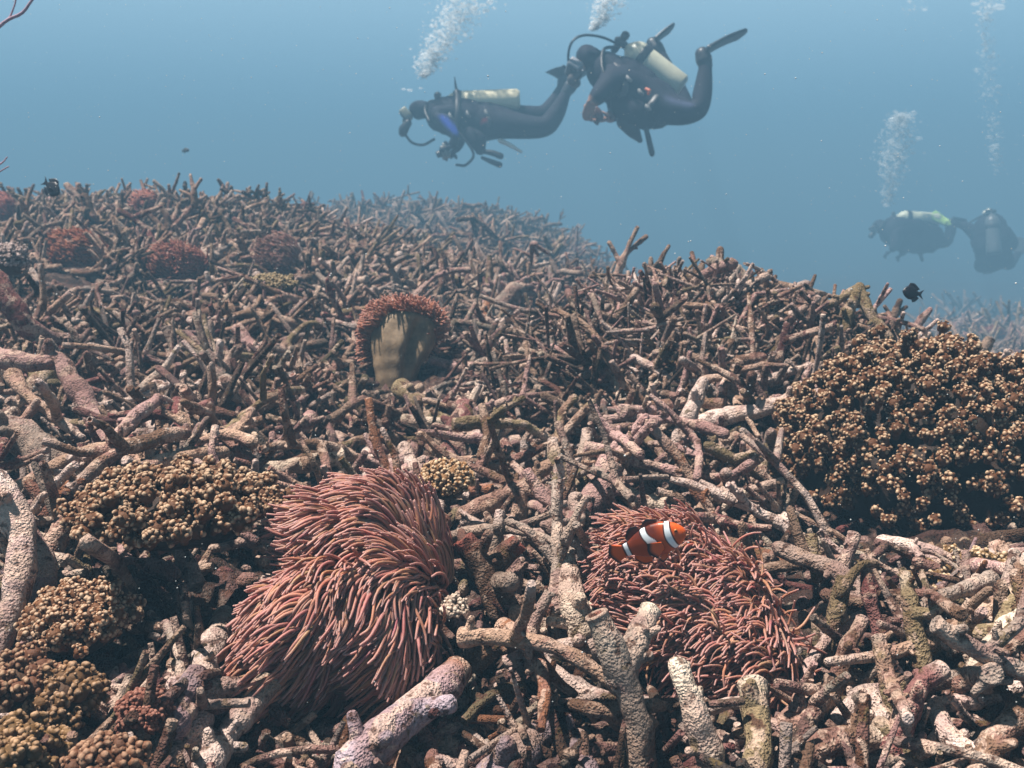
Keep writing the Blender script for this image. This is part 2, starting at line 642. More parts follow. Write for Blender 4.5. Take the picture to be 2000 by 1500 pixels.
def coral_branch(arms, col, label=None, tip="hollow", tipcol=None, nk=2, name="coral_branch", base_end="low", rec=True, S=16, tipamt=.25, angular=False):
    """arms: list of (world points, r0, r1) - the first is the main stem; they join into one mesh"""
    g = Geo()
    ends = tip if isinstance(tip, (list, tuple)) else [tip] * len(arms)
    allp = []
    for (pts, r0, r1), e in zip(arms, ends):
        P, R = branch_geo(g, pts, r0, r1, col, S=S, end=e, start=base_end, tipcol=tipcol, tipamt=tipamt, angular=angular)
        allp.append(P)
        if nk and len(P) > 6:
            knobs(g, P, R, col, nk)
    P = np.concatenate(allp)
    org = P[P[:, 2].argmin()]
    o = g.build(name, M_CORAL, origin=org)
    if rec:
        HEROES.append(dict(o=o, P=P, main=allp[0], r=max(a[1] for a in arms), arms=len(arms), col=col, label=label))
    return o


def hero(arms, col, d=None, label=None, **kw):
    """arms in photo pixels: list of ([(x, y, d), ...], w0, w1) with widths in photo pixels"""
    flat = [p for a in arms for p in a[0]]
    px = np.array([p[0] for p in flat], dtype=float)
    py = np.clip(np.array([p[1] for p in flat], dtype=float), 0, 1495)
    H, ok = hit(px, py)
    hd = np.where(ok, H @ CF, 1e9)
    low = int(np.argmax([p[1] for p in arms[0][0]]))
    f = np.clip(hd[low] * .925 / arms[0][0][low][2], .66, 1.3) if ok[low] else 1.0
    out, k = [], 0
    for pts, w0, w1 in arms:
        P, D = [], []
        for p in pts:
            dd = min(p[2] * f, hd[k] * .945)
            D.append(dd)
            P.append(Q(p[0], p[1], dd))
            k += 1
        wf = .78 if D[0] < 1.05 else 1.
        out.append((P, w0 / 4000 * D[0] * wf, w1 / 4000 * D[-1] * wf))
    return coral_branch(out, col, label, **kw)


# ------------------------------------------------------------------ branches one can point to
hero([([(1255, 1500, .80), (1245, 1420, .80), (1215, 1330, .80), (1165, 1205, .80)], 84, 62),
      ([(1205, 1330, .80), (1240, 1255, .82), (1272, 1192, .85)], 70, 48)], 'grey',
     label="grey two-armed coral stump with a hollow pale rim, standing before the clownfish's anemone", tipcol='cream', nk=3)
hero([([(1268, 1235, .86), (1300, 1232, .84), (1360, 1248, .83), (1432, 1255, .82)], 66, 50),
      ([(1325, 1240, .83), (1322, 1282, .82)], 44, 34)], 'cream',
     label="cream coral stub with a pink end lying across the front of the clownfish's anemone", tipcol='pink', nk=3)
hero([([(1392, 1480, .75), (1372, 1440, .75), (1350, 1370, .75), (1318, 1300, .76)], 78, 52)], 'cream',
     label="chalky white coral stub leaning below the cream one, lit on its tip", tip='round', nk=4)
hero([([(1180, 1262, .84), (1100, 1268, .83), (1002, 1290, .82)], 58, 38)], 'pale', label="bright pinkish white coral piece lying level between the two big anemones",
     tip='round', tipcol='pale', nk=3)
hero([([(690, 1500, .72), (760, 1435, .74), (830, 1370, .78), (895, 1308, .82)], 108, 74)], 'lilac',
     label="thick lilac-blue coral branch with a rust-coloured tip slanting up below the folded anemone", tip='flat', tipcol='rust', nk=3)
hero([([(985, 1215, 1.0), (955, 1130, 1.0), (925, 1090, 1.0), (903, 1058, 1.0)], 66, 58),
      ([(950, 1125, 1.0), (985, 1085, 1.0), (1012, 1058, 1.0)], 48, 42)], 'brown',
     label="brown forked coral stump beside the folded anemone, its one end brick red", tip='flat', tipcol=(.42, .10, .065), nk=2)
hero([([(1142, 1240, .92), (1120, 1175, .93), (1096, 1085, .97)], 60, 40), ], 'cream', label="pale pitted coral column standing just beside the clownfish's anemone", tip='round', nk=4)
hero([([(1120, 1110, 1.0), (1108, 1060, 1.0), (1085, 1025, 1.0)], 62, 44), ([(1108, 1060, 1.0), (1120, 1010, 1.01), (1122, 975, 1.02)], 44, 24)], 'pale',
     label="white and pink lumpy coral fork above the pale pitted column", tip='round', nk=6)
hero([([(1265, 940, 1.25), (1360, 968, 1.22), (1465, 966, 1.2)], 34, 42)], 'pale', label="long pale coral branch lying level behind the clownfish", nk=3)
hero([([(1175, 918, 1.3), (1235, 975, 1.22), (1300, 985, 1.2)], 36, 34)], 'cream', label="cream coral branch sloping down behind the clownfish", nk=2)
hero([([(655, 858, 1.52), (735, 898, 1.45), (800, 935, 1.36), (835, 985, 1.3)], 34, 44)], 'pale', label="long pale coral branch sloping down behind the folded anemone to its small brown neighbour", nk=3)
hero([([(515, 920, 1.38), (590, 908, 1.38), (665, 892, 1.4)], 36, 38)], 'cream', label="pale coral log with a ring-shaped broken end behind the folded anemone", nk=4)
hero([([(925, 838, 1.55), (945, 860, 1.53), (1000, 868, 1.53), (1075, 848, 1.55)], 30, 28)], 'pale', label="pale coral branch bent like a shallow hook lying under the upright anemone's side", nk=2)
hero([([(1100, 985, 1.4), (1135, 930, 1.43), (1145, 840, 1.47)], 46, 28), ([(1120, 960, 1.42), (1085, 900, 1.43), (1080, 860, 1.45)], 30, 22)], 'olive',
     label="upright olive coral branch with two arms between the upright anemone and the clownfish", tipcol='pale', tipamt=.5)
hero([([(905, 1005, 1.2), (985, 968, 1.2), (1055, 945, 1.2)], 40, 36), ([(1020, 955, 1.2), (1045, 930, 1.2), (1075, 908, 1.2)], 28, 26), ([(1015, 958, 1.2), (1012, 1030, 1.19)], 40, 34)],
     'tan', label="three-armed tan coral piece resting behind the brick-tipped forked stump")
hero([([(1105, 965, 1.18), (1092, 935, 1.18), (1083, 905, 1.18)], 34, 27)], 'pink', label="short pink coral peg standing behind the three-armed tan piece", tip='hollow', nk=1)
hero([([(1150, 985, 1.2), (1180, 935, 1.22), (1195, 900, 1.22)], 64, 46)], 'pink', label="chunky pink coral stump just behind the clownfish's anemone", tip='flat', nk=5)
hero([([(-30, 835, 1.22), (60, 862, 1.2), (140, 900, 1.17), (245, 940, 1.14)], 56, 62)], 'grey', label="thick pinkish grey coral branch slanting down to the tan knobbly cushion", nk=4)
hero([([(-40, 520, 1.6), (30, 610, 1.6), (75, 650, 1.62), (140, 668, 1.66), (215, 685, 1.7)], 46, 28)], 'maroon', label="wine-coloured coral branch running in from the picture's edge, pale along its far half",
     tipcol='pale', tipamt=.6)
hero([([(-20, 692, 1.42), (60, 712, 1.4), (110, 708, 1.4), (150, 755, 1.38), (200, 840, 1.34), (262, 910, 1.28)], 44, 44)], 'pink', label="long arched pink-brown coral branch crossing over the thick grey one", nk=4)
hero([([(30, 835, 1.36), (60, 770, 1.36), (110, 715, 1.38)], 34, 44)], 'olive', label="short olive coral strut propping up the long arched branch")
hero([([(462, 645, 2.1), (520, 700, 2.05), (590, 732, 2.0)], 24, 36)], 'pink', label="smooth pink coral branch sloping towards the upright anemone", nk=2)
hero([([(310, 640, 2.2), (380, 622, 2.15), (440, 603, 2.15), (520, 622, 2.15), (620, 645, 2.2)], 26, 24)], 'tan', label="long roof-shaped tan coral branch, its peak in the middle, above the smooth pink one", nk=3)
hero([([(325, 735, 1.95), (345, 690, 1.98), (328, 642, 2.0)], 34, 24), ([(345, 690, 1.98), (390, 740, 1.93)], 26, 26)], 'grey', label="grey coral prop with a pale cap below the roof-shaped branch", tipcol='pale')
hero([([(310, 1530, .70), (370, 1420, .74), (400, 1300, .84), (435, 1205, .92)], 128, 52), ([(400, 1500, .71), (455, 1420, .78), (520, 1335, .86)], 84, 58)], 'pale',
     label="large pale forked coral branch rising from the bottom edge towards the folded anemone", tipcol='cream', nk=6)
hero([([(-20, 940, .98), (25, 1010, .97), (45, 1080, .95), (30, 1170, .93), (-20, 1290, .9)], 60, 62)], 'pale', label="pale bow-shaped coral branch at the picture's edge before the knobbly cushion", nk=4)
hero([([(0, 1000, 1.0), (60, 1060, .98), (85, 1140, .95), (60, 1260, .9)], 50, 46)], 'pink', label="pink coral branch curving down alongside the pale bow-shaped one", nk=4)
hero([([(90, 1100, .96), (130, 1030, .98), (200, 965, 1.04), (300, 905, 1.14), (400, 880, 1.2)], 42, 30)], 'tan', label="long curved tan coral stem framing the back of the knobbly cushion", nk=6)
hero([([(70, 1040, 1.06), (105, 980, 1.08), (150, 955, 1.1)], 70, 54)], 'rust', label="stubby rust-red coral lump in front of the thick pinkish grey branch", tip='flat', nk=4)
hero([([(335, 1045, .99), (360, 1090, .98), (388, 1140, .97)], 28, 40)], 'pale', label="small bone-like white coral piece hanging below the tan knobbly cushion", tip='flat', nk=3)
hero([([(1520, 1070, 1.06), (1590, 1100, 1.04), (1655, 1135, 1.02), (1690, 1190, 1.0)], 34, 42)], 'pale', label="pale coral branch reaching out from the clownfish's anemone under the big brown coral", nk=4)
hero([([(1598, 1130, 1.04), (1590, 1090, 1.05), (1585, 1045, 1.06)], 32, 24)], 'olive', label="thinner of two speckled pegs standing in the big brown coral's shade", tip='flat')
hero([([(1640, 1140, 1.04), (1655, 1090, 1.05), (1668, 1042, 1.06)], 30, 26)], 'grey', label="taller grey peg standing in the big brown coral's shade", tip='flat')
hero([([(1610, 1290, .97), (1632, 1210, .98), (1650, 1130, .99)], 48, 40), ([(1640, 1160, .98), (1680, 1105, .99), (1712, 1100, 1.)], 34, 18)], 'olive', label="olive coral post with a small side finger under the big brown coral")
hero([([(1718, 1240, .97), (1700, 1170, .98), (1690, 1105, 1.)], 40, 28)], 'maroon', label="thin maroon coral post next to the olive post", tip='flat')
hero([([(1630, 1340, .92), (1655, 1270, .93), (1685, 1210, .95)], 52, 42)], 'brown', label="brown coral stub with a pale crown leaning over the sandy log", tipcol='pale')
hero([([(1755, 1390, .9), (1730, 1310, .91), (1715, 1245, .93)], 60, 42)], 'olive', label="dark olive coral stub in the middle of the corner heap, crowned with knobs", tipcol='grey', nk=5)
hero([([(1745, 1470, .84), (1775, 1390, .85), (1800, 1335, .86), (1838, 1305, .87)], 74, 48)], 'maroon', label="wine-red coral branch leaning up beside the pale forked branch, white at its tip", tipcol='pale', tipamt=.22)
hero([([(2040, 1320, .86), (1940, 1362, .84), (1830, 1372, .83)], 52, 44), ([(1830, 1372, .83), (1850, 1430, .80), (1935, 1500, .77)], 44, 62)], 'pale',
     label="large pale lilac coral branch bent in a V in the corner heap", nk=4)
hero([([(1900, 1520, .76), (1960, 1430, .78), (2040, 1350, .8)], 60, 60)], 'brown', label="thick brown coral branch crossing the lower arm of the pale V-shaped branch", nk=4)
hero([([(1800, 1300, .96), (1785, 1220, .97), (1778, 1170, .98), (1768, 1120, 1.)], 56, 26), ([(1785, 1200, .97), (1825, 1195, .96), (1850, 1175, .96)], 40, 22)], 'olive',
     label="knotty coral post with a yellowish top in front of the big brown coral's dark foot", tipcol='cream', nk=5)
hero([([(1815, 1205, .95), (1850, 1255, .93), (1905, 1265, .92)], 42, 44)], 'pale', label="pale kinked coral piece beside the knotty post", nk=4)
hero([([(1890, 1330, .9), (1935, 1260, .92), (1985, 1195, .95)], 44, 46)], 'cream', label="yellowish coral branch leaning away from the pale V-shaped branch", nk=2)
hero([([(1875, 1340, .9), (1950, 1290, .88), (2030, 1215, .88)], 44, 40)], 'brown', label="dark brown coral branch lying behind the yellowish leaning one", nk=3)
hero([([(1478, 1500, .80), (1482, 1430, .82), (1470, 1340, .86)], 84, 56)], 'olive', label="upright olive coral stump with a yellow ring on top under the clownfish's anemone", tipcol='cream', tipamt=.2, nk=4)
hero([([(1540, 1425, .84), (1600, 1375, .86), (1675, 1328, .9)], 78, 56)], 'tan', label="sandy tan coral log lying in front of the brown stub with the pale crown", tip='flat', nk=5)
hero([([(1640, 1410, .85), (1680, 1355, .87), (1710, 1345, .88)], 46, 40), ([(1700, 1350, .87), (1720, 1400, .85), (1665, 1425, .83)], 44, 50)], 'pale', label="pale hooked coral piece between the sandy log and the wine-red branch", nk=3)
hero([([(1540, 1500, .77), (1620, 1455, .79), (1715, 1440, .8)], 72, 66)], 'brown', label="thick brown coral log at the bottom edge ending in a pale face with dark holes", tip='flat', tipcol='cream', tipamt=.15, nk=3)
hero([([(1745, 1530, .75), (1775, 1475, .77), (1790, 1460, .78)], 66, 56)], 'pink', label="pink coral stub at the bottom edge with a ring-shaped hollow end", tipcol='pale')
hero([([(1840, 1540, .74), (1860, 1500, .75), (1868, 1480, .76)], 56, 48)], 'tan', label="tan coral stub cut off by the bottom edge beside the V-shaped branch", tipcol='cream')
hero([([(945, 1540, .70), (1010, 1475, .74), (1065, 1420, .78)], 116, 80)], 'lilac', label="thick smooth lilac coral stub rising from the bottom edge between the anemones", tip='flat', nk=1)
hero([([(1145, 1540, .72), (1135, 1480, .74), (1125, 1440, .77)], 86, 66)], 'lilac', label="short grey-lilac coral stub right next to the thick smooth lilac one", tip='flat', nk=1)
hero([([(1120, 1375, .80), (1170, 1385, .79), (1240, 1395, .8)], 36, 50)], 'brown', label="ragged brown coral plate with a pale edge at the two-armed stump's foot", tip='flat', tipcol='pale', nk=6)
hero([([(845, 1165, 1.05), (890, 1215, 1.02), (935, 1262, 1.0)], 44, 46)], 'pink', label="smooth dusky pink coral branch sloping away from the folded anemone's stalk", nk=1)
hero([([(910, 1300, .92), (960, 1270, .91), (1030, 1245, .91)], 64, 50)], 'brown', label="brown lumpy coral branch behind the bright pinkish white piece", tip='round', nk=5)
hero([([(1095, 1235, .93), (1050, 1225, .93), (1005, 1195, .93)], 44, 30)], 'cream', label="small cream coral knuckle between the brick-tipped fork and the pale pitted column", tip='round', nk=5)
hero([([(1010, 1240, .95), (1000, 1160, .98), (1005, 1105, 1.0)], 32, 42)], 'pink', label="thin pink coral strut with a swollen top beside the brick-tipped fork", tip='round', nk=2)
hero([([(1090, 1225, .9), (1150, 1220, .89), (1185, 1235, .88)], 46, 40)], 'pink', label="rose-pink coral knuckle with a pale bump behind the bright pinkish white piece", tip='round', nk=4)
hero([([(340, 1420, .82), (352, 1370, .84), (385, 1320, .86)], 84, 60)], 'lilac', label="lilac patch of coral stub leaning on the large pale forked branch", tip='round', nk=2)
hero([([(1105, 1090, 1.3), (1165, 1060, 1.3)], 30, 30)], 'olive', label="small olive coral stick behind the white lumpy fork", rec=True)
hero([([(780, 755, 2.0), (820, 790, 1.95), (872, 838, 1.9)], 36, 44)], 'olive', label="speckled olive coral branch sloping down from the upright anemone's foot", tip='flat', nk=4)
hero([([(845, 705, 2.05), (905, 718, 2.03), (970, 708, 2.03)], 22, 24)], 'pink', label="sagging pink coral branch stretched beside the upright anemone's foot", nk=2)
hero([([(870, 905, 1.55), (893, 850, 1.6), (910, 800, 1.65)], 54, 40)], 'maroon', label="dark plum coral block standing below the upright anemone", tip='flat', nk=2)
hero([([(265, 850, 1.55), (350, 852, 1.55), (410, 845, 1.55)], 30, 28)], 'olive', label="olive level coral branch behind the small finger-like pegs", nk=2)
hero([([(250, 872, 1.42), (320, 868, 1.42), (385, 882, 1.4)], 36, 30)], 'grey', label="grey coral log in front of the olive level branch", nk=1)
hero([([(322, 905, 1.36), (325, 860, 1.37), (323, 828, 1.38)], 26, 18)], 'tan', label="small finger-like tan peg standing at the grey log", tip='round', nk=0)
hero([([(400, 870, 1.5), (470, 825, 1.55), (560, 760, 1.62)], 26, 26)], 'tan', label="long tan coral branch slanting up towards the smooth pink one", nk=3)
hero([([(505, 880, 1.45), (560, 860, 1.47), (612, 815, 1.5)], 32, 30)], 'pink', label="pink coral branch rising in a gentle bend behind the pale coral log", nk=2)
hero([([(590, 805, 1.62), (690, 815, 1.62), (790, 830, 1.6)], 28, 26)], 'tan', label="straight tan coral bar lying level below the upright anemone", nk=2)
hero([([(640, 790, 1.75), (645, 745, 1.78), (655, 705, 1.8)], 28, 22)], 'brown', label="upright brown coral peg beside the upright anemone", nk=1)
# the staghorn mound
hero([([(1318, 880, 1.9), (1345, 820, 1.9), (1372, 750, 1.92)], 38, 26)], 'pale', label="pale coral branch leaning up in front of the staghorn mound", tip='round', nk=2)
hero([([(1365, 828, 1.72), (1480, 800, 1.68), (1570, 775, 1.64), (1665, 750, 1.6)], 34, 28)], 'pale', label="very long pale coral branch reaching into the big brown coral", nk=5)
hero([([(1085, 605, 2.1), (1150, 640, 2.05), (1200, 722, 2.0), (1265, 808, 1.92)], 12, 15)], 'tan', label="thin wiry tan coral branch running down the front of the staghorn mound", nk=1, S=9)
hero([([(1235, 698, 2.0), (1290, 728, 1.97), (1325, 750, 1.95), (1372, 760, 1.93)], 16, 20)], 'pale', label="curved pale coral branch at the foot of the staghorn mound", nk=2)
hero([([(1390, 728, 1.95), (1440, 712, 1.95), (1482, 707, 1.93), (1522, 745, 1.9)], 20, 18)], 'olive', label="olive coral branch bent downward at one end at the foot of the staghorn mound", nk=1)
hero([([(1155, 575, 2.2), (1190, 640, 2.15), (1290, 645, 2.15)], 10, 12)], 'grey', label="thin kinked grey branch on the side of the staghorn mound", nk=0, S=8)
hero([([(1195, 575, 2.4), (1215, 510, 2.4), (1245, 446, 2.4)], 20, 10), ([(1212, 515, 2.4), (1190, 474, 2.4)], 11, 9), ([(1218, 500, 2.4), (1262, 462, 2.42)], 12, 8)], 'tan',
     label="tallest pale branch on the staghorn mound, with two side prongs against the blue water", nk=1, S=10, tip='round')
hero([([(1284, 530, 2.5), (1292, 505, 2.5), (1306, 480, 2.5)], 12, 8)], 'brown', label="short dark spike on the staghorn mound next to its tallest branch", nk=0, S=9, tip='round')
hero([([(1470, 705, 2.1), (1468, 640, 2.12), (1462, 575, 2.15)], 15, 9)], 'brown', label="tall straight dark spike in the middle of the staghorn mound", nk=0, S=9, tip='round')
hero([([(1402, 560, 2.45), (1404, 520, 2.45), (1408, 488, 2.45)], 24, 18)], 'brown', label="broad dark coral finger on the crest of the staghorn mound", nk=1, S=10, tip='round')
hero([([(1570, 600, 2.4), (1580, 570, 2.4), (1592, 538, 2.4)], 12, 7)], 'brown', label="slim dark spike at the lower end of the staghorn mound's crest", nk=0, S=9, tip='round')
hero([([(1545, 618, 2.3), (1570, 602, 2.3), (1598, 582, 2.3)], 18, 15)], 'pale', label="pale lilac coral finger pointing off the mound's lower slope", nk=0, S=10, tip='round')
hero([([(1520, 640, 2.25), (1560, 636, 2.22), (1598, 612, 2.22)], 18, 14)], 'pink', label="pink coral finger just under the pale lilac one on the mound", nk=1, S=10, tip='round')
hero([([(1645, 700, 2.05), (1655, 620, 2.08), (1678, 562, 2.1)], 30, 22), ([(1678, 562, 2.1), (1700, 610, 2.08), (1735, 660, 2.06)], 22, 24), ([(1678, 562, 2.1), (1640, 585, 2.1), (1610, 600, 2.1)], 20, 12)], 'olive',
     label="olive coral pieces leaning together like a tent on the end of the mound", nk=4, tip='round')
hero([([(1738, 640, 2.1), (1748, 615, 2.1), (1758, 588, 2.1)], 16, 10), ([(1745, 625, 2.1), (1728, 598, 2.1)], 9, 7), ([(1750, 615, 2.1), (1770, 600, 2.1)], 9, 7)], 'brown', label="small three-pronged coral tip beside the tent-like pieces", nk=0, S=9, tip='round')
hero([([(1785, 650, 2.0), (1800, 625, 2.0), (1815, 605, 2.0)], 16, 12)], 'pink', label="short pink coral finger pointing up above the big brown coral", nk=0, S=9, tip='round')
hero([([(1895, 720, 1.9), (1915, 690, 1.9), (1932, 662, 1.9)], 20, 18)], 'grey', label="grey coral finger standing behind the big brown coral's shoulder", nk=1, S=9)
hero([([(2010, 750, 1.75), (1985, 710, 1.75), (1965, 690, 1.75)], 30, 22)], 'pale', label="pale coral end poking in at the edge behind the big brown coral", nk=2, S=10)
# odd pieces in the middle
hero([([(945, 655, 2.3), (948, 620, 2.3), (952, 580, 2.32)], 40, 8)], 'rust', label="rust-brown pointed blade of coral standing beyond the upright anemone", nk=1, tip='round')
hero([([(978, 618, 2.7), (990, 590, 2.7), (1005, 570, 2.7)], 40, 34)], 'grey', label="blunt blue-grey coral stump beyond the rust-brown pointed blade", nk=0, tip='round')
hero([([(955, 560, 3.0), (957, 530, 3.0), (958, 500, 3.0)], 16, 12)], 'olive', label="single olive upright on the slope beyond the upright anemone", nk=0, S=8)
# the ridge behind
hero([([(310, 480, 3.3), (330, 455, 3.3), (318, 400, 3.3)], 22, 12), ([(330, 458, 3.3), (375, 405, 3.3)], 18, 10), ([(330, 460, 3.3), (290, 420, 3.3)], 16, 9), ([(330, 460, 3.3), (350, 400, 3.32)], 14, 9)], 'brown',
     label="dark spreading coral with four arms in front of the back ridge", nk=1, S=9, tip='round')
hero([([(160, 420, 3.5), (150, 385, 3.5), (130, 362, 3.5)], 18, 13), ([(150, 388, 3.5), (152, 362, 3.5)], 12, 12)], 'tan', label="two-pronged coral tip beside the dark fish on the back ridge", nk=0, S=9, tip='round')
hero([([(190, 440, 3.3), (175, 410, 3.3), (165, 385, 3.3)], 20, 14)], 'brown', label="dark leaning coral stump in front of the two-pronged tip", nk=1, S=9, tip='round')
hero([([(380, 400, 3.9), (378, 370, 3.9), (372, 342, 3.9)], 16, 7), ([(378, 372, 3.9), (392, 350, 3.9)], 8, 6), ([(378, 385, 3.9), (352, 372, 3.9)], 9, 6)], 'tan',
     label="small tree-shaped coral tip that stands highest on the back ridge", nk=1, S=8, tip='round')
hero([([(520, 430, 3.5), (515, 405, 3.5), (522, 392, 3.5)], 12, 8), ([(450, 425, 3.5), (490, 405, 3.5), (522, 395, 3.5)], 10, 9)], 'brown', label="dark bent coral arm on the shoulder of the back ridge", nk=0, S=8, tip='round')
# ------------------------------------------------------------------ anemones
def polar_outline(pts, c):
    a = np.array([math.atan2(-(y - c[1]), x - c[0]) for x, y in pts])
    r = np.array([math.hypot(x - c[0], y - c[1]) for x, y in pts])
    o = np.argsort(a)
    a, r = a[o], r[o]
    a = np.concatenate([a - 2 * np.pi, a, a + 2 * np.pi])
    r = np.tile(r, 3)
    return lambda th: np.interp((th + np.pi) % (2 * np.pi) - np.pi, a, r)


def anemone(label, cpx, d, outline, tilt, height, folds, flow, n_t, t_len, t_r, col, tipc, n_parts, foot_px, foot_w, flow_amt=1.0, curl=.25, cat="sea anemone",
            col_skin=(.30, .19, .085), dip=.03, droop=.05, radial=.55, group=None, lobe=None, S=8, K=9, bend=2.3, noise=.12, scale=1.0, shift=(0, 0), yscale=1.0):
    outline = [(cpx[0] + (x - cpx[0]) * scale + shift[0], cpx[1] + (y - cpx[1]) * scale * yscale + shift[1]) for x, y in outline]
    cpx = (cpx[0] + shift[0], cpx[1] + shift[1])
    cx, cy_ = cpx
    s = d / 2000
    Cc = Q(cx, cy_, d)
    e1 = CX
    e2 = np.array([0, math.cos(tilt), math.sin(tilt)])
    n = np.cross(e1, e2)
    fore = max(.35, abs(e2 @ CU))
    rho = polar_outline(outline, cpx)

    def surf(r, th):
        rr = rho(th) * s * r
        # outline is drawn as the eye sees it: undo the foreshortening along e2
        p = Cc + e1 * (rr * np.cos(th))[..., None] + e2 * (rr * np.sin(th) / fore)[..., None]
        h = height * (1 - r ** 2) - dip * np.exp(-(r / .22) ** 2) - droop * np.clip(r - .72, 0, 1) ** 2 * 9
        for th0, wd, dp in folds:
            da = (th - th0 + np.pi) % (2 * np.pi) - np.pi
            h = h - dp * np.exp(-(da / wd) ** 2) * np.clip(r * 1.5, 0, 1)
        h = h + .010 * np.sin(5 * th + 1) * r ** 2 + .006 * np.sin(9 * th) * r ** 3
        return p + n * h[..., None] if not np.isscalar(h) else p + n * h

    # body: oral disc and stalk in one skin
    rr = np.linspace(0.02, 1, 26)
    th = np.linspace(0, 2 * np.pi, 97)[:-1]
    RR, TT = np.meshgrid(rr, th, indexing='ij')
    D = surf(RR, TT)
    foot = Q(foot_px[0], foot_px[1], d * 1.04)
    rim = D[-1]
    rings = [D]
    for k in range(1, 15):
        t = k / 14
        cen = rim.mean(0) * (1 - t) + foot * t
        rad = (rim - rim.mean(0)) * ((1 - t) ** 1.3 * .94 + 0) + unit(rim - rim.mean(0)) * foot_w / 2 * s * (1 - (1 - t) ** 1.6)
        sag = n * (-.012 * math.sin(math.pi * t))
        wr = 1 + .05 * np.sin(13 * th + 3 * t)[:, None]
        rings.append((cen + rad * wr + sag)[None])
    D2 = np.concatenate(rings, 0)
    n0, n1 = D2.shape[:2]
    idx = np.arange(n0 * n1).reshape(n0, n1)
    q = np.stack([idx[:-1], np.roll(idx[:-1], -1, 1), np.roll(idx[1:], -1, 1), idx[1:]], -1).reshape(-1, 4)
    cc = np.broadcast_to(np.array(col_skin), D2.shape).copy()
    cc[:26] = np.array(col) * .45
    KEEP.append((cx, cy_, np.ptp([p[0] for p in outline]) * .55, np.ptp([p[1] for p in outline]) * .55, d + .05))
    root = empty("sea_anemone", foot, label, cat, group)
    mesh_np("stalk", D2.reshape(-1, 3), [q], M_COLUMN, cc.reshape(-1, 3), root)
    KEEP3.append((Cc, rho(th).min() * s * .9))

    # tentacles
    r = np.sqrt(rng.uniform(.03, 1.06, n_t))
    t = rng.uniform(0, 2 * np.pi, n_t)
    # even the spacing out: weigh by outline radius
    keep = rng.random(n_t) < (rho(t) / rho(th).max()) ** 1.2
    r, t = r[keep], t[keep]
    P0 = surf(r, t)
    e = 1e-3
    du = surf(np.minimum(r + e, 1.02), t) - surf(r - e, t)
    dv = surf(r, t + e) - surf(r, t - e)
    N_ = unit(np.cross(du, dv))
    N_ *= np.sign((N_ @ n))[:, None]
    rad = unit(P0 - Cc)
    fl = flow(P0) if callable(flow) else np.asarray(flow, dtype=float)[None]
    fl = fl + .62 * np.stack([vnoise(P0 * 13 + s_) for s_ in (0, 40, 80)], -1)
    L = t_len * rng.uniform(.65, 1.25, len(r)) * (.8 + .25 * r)
    start = unit(.55 * N_ + .4 * fl + .85 * radial * rad * (r ** 3)[:, None] + .12 * rng.normal(size=P0.shape))
    amt = flow_amt * (1 if lobe is None else lobe(P0))
    end = unit(.08 * N_ + radial * .2 * rad * r[:, None] + fl * (amt if np.isscalar(amt) else amt[:, None]) + noise * rng.normal(size=P0.shape))
    end = unit(end + N_ * np.maximum(0, .10 - (end * N_).sum(-1, keepdims=True)))
    sw = unit(np.cross(end, N_))
    end2 = unit(end - .42 * N_)
    ts = np.linspace(0, 1, K)
    P = np.zeros((len(r), K, 3))
    P[:, 0] = P0 - N_ * .004
    ph = 3.2 * vnoise(P0 * 20 + 3) + rng.normal(0, .35, len(r))
    for k in range(1, K):
        w_ = np.clip(ts[k] * bend, 0, 1)
        w2 = np.clip(ts[k] * 2 - 1, 0, 1)
        dr = unit((start * (1 - w_) + end * w_) * (1 - w2) + end2 * w2 + sw * (curl * np.sin(ts[k] * 4.2 + ph))[:, None])
        P[:, k] = P[:, k - 1] + dr * (L / (K - 1))[:, None]
    R = t_r * rng.uniform(.85, 1.15, (len(r), 1)) * np.interp(ts, [0, .2, .75, 1], [1.2, 1.0, .82, .58])[None]
    base = np.array(col) * rng.uniform(.82, 1.1, (len(r), 1)) * (1 + .1 * rng.normal(size=(len(r), 3)) * [.3, 1, 1])
    x, y, dd = proj(P.reshape(-1, 3))
    x, y = x.reshape(len(r), K), y.reshape(len(r), K)
    size_ = np.hypot(x[:, -1] - x[:, 0], y[:, -1] - y[:, 0]) + rng.uniform(0, 8, len(r)) - 200 * (P[:, K // 2] @ CF - d)
    order = np.argsort(-size_)
    for i in order[:n_parts]:
        V, qd, c = tubes(P[i], R[i], S, .04, 120, 'none', 'round', base[i:i + 1], tipc, .25)
        mesh_np("tentacle", V, [qd], M_TENT, c, root)
    rest = order[n_parts:]
    if len(rest):
        V, qd, c = tubes(P[rest], R[rest], S, .04, 120, 'none', 'round', base[rest], tipc, .25)
        o = mesh_np("tentacles", V, [qd], M_TENT, c, root)
        o["kind"] = "stuff"
    return root, Cc


TENT = (.345, .158, .112)
TENT_TIP = (.36, .20, .18)
FLOW = unit(-CX * 1.0 - CU * .12 - CF * .12)



def _flow1(P):
    """combed towards -X, but the far upper rim stands up and the lower rim hangs"""
    x, y, d = proj(P)
    t = (np.clip((x - 750) / 110, 0, 1) * np.clip((1150 - y) / 90, 0, 1))[:, None]
    u = (np.clip((y - 1180) / 90, 0, 1))[:, None]
    return unit(FLOW * (1 - t) + t * (CX * .25 + CU * .95 - CF * .15) - CU * .12 * u - CF * .15 * u)


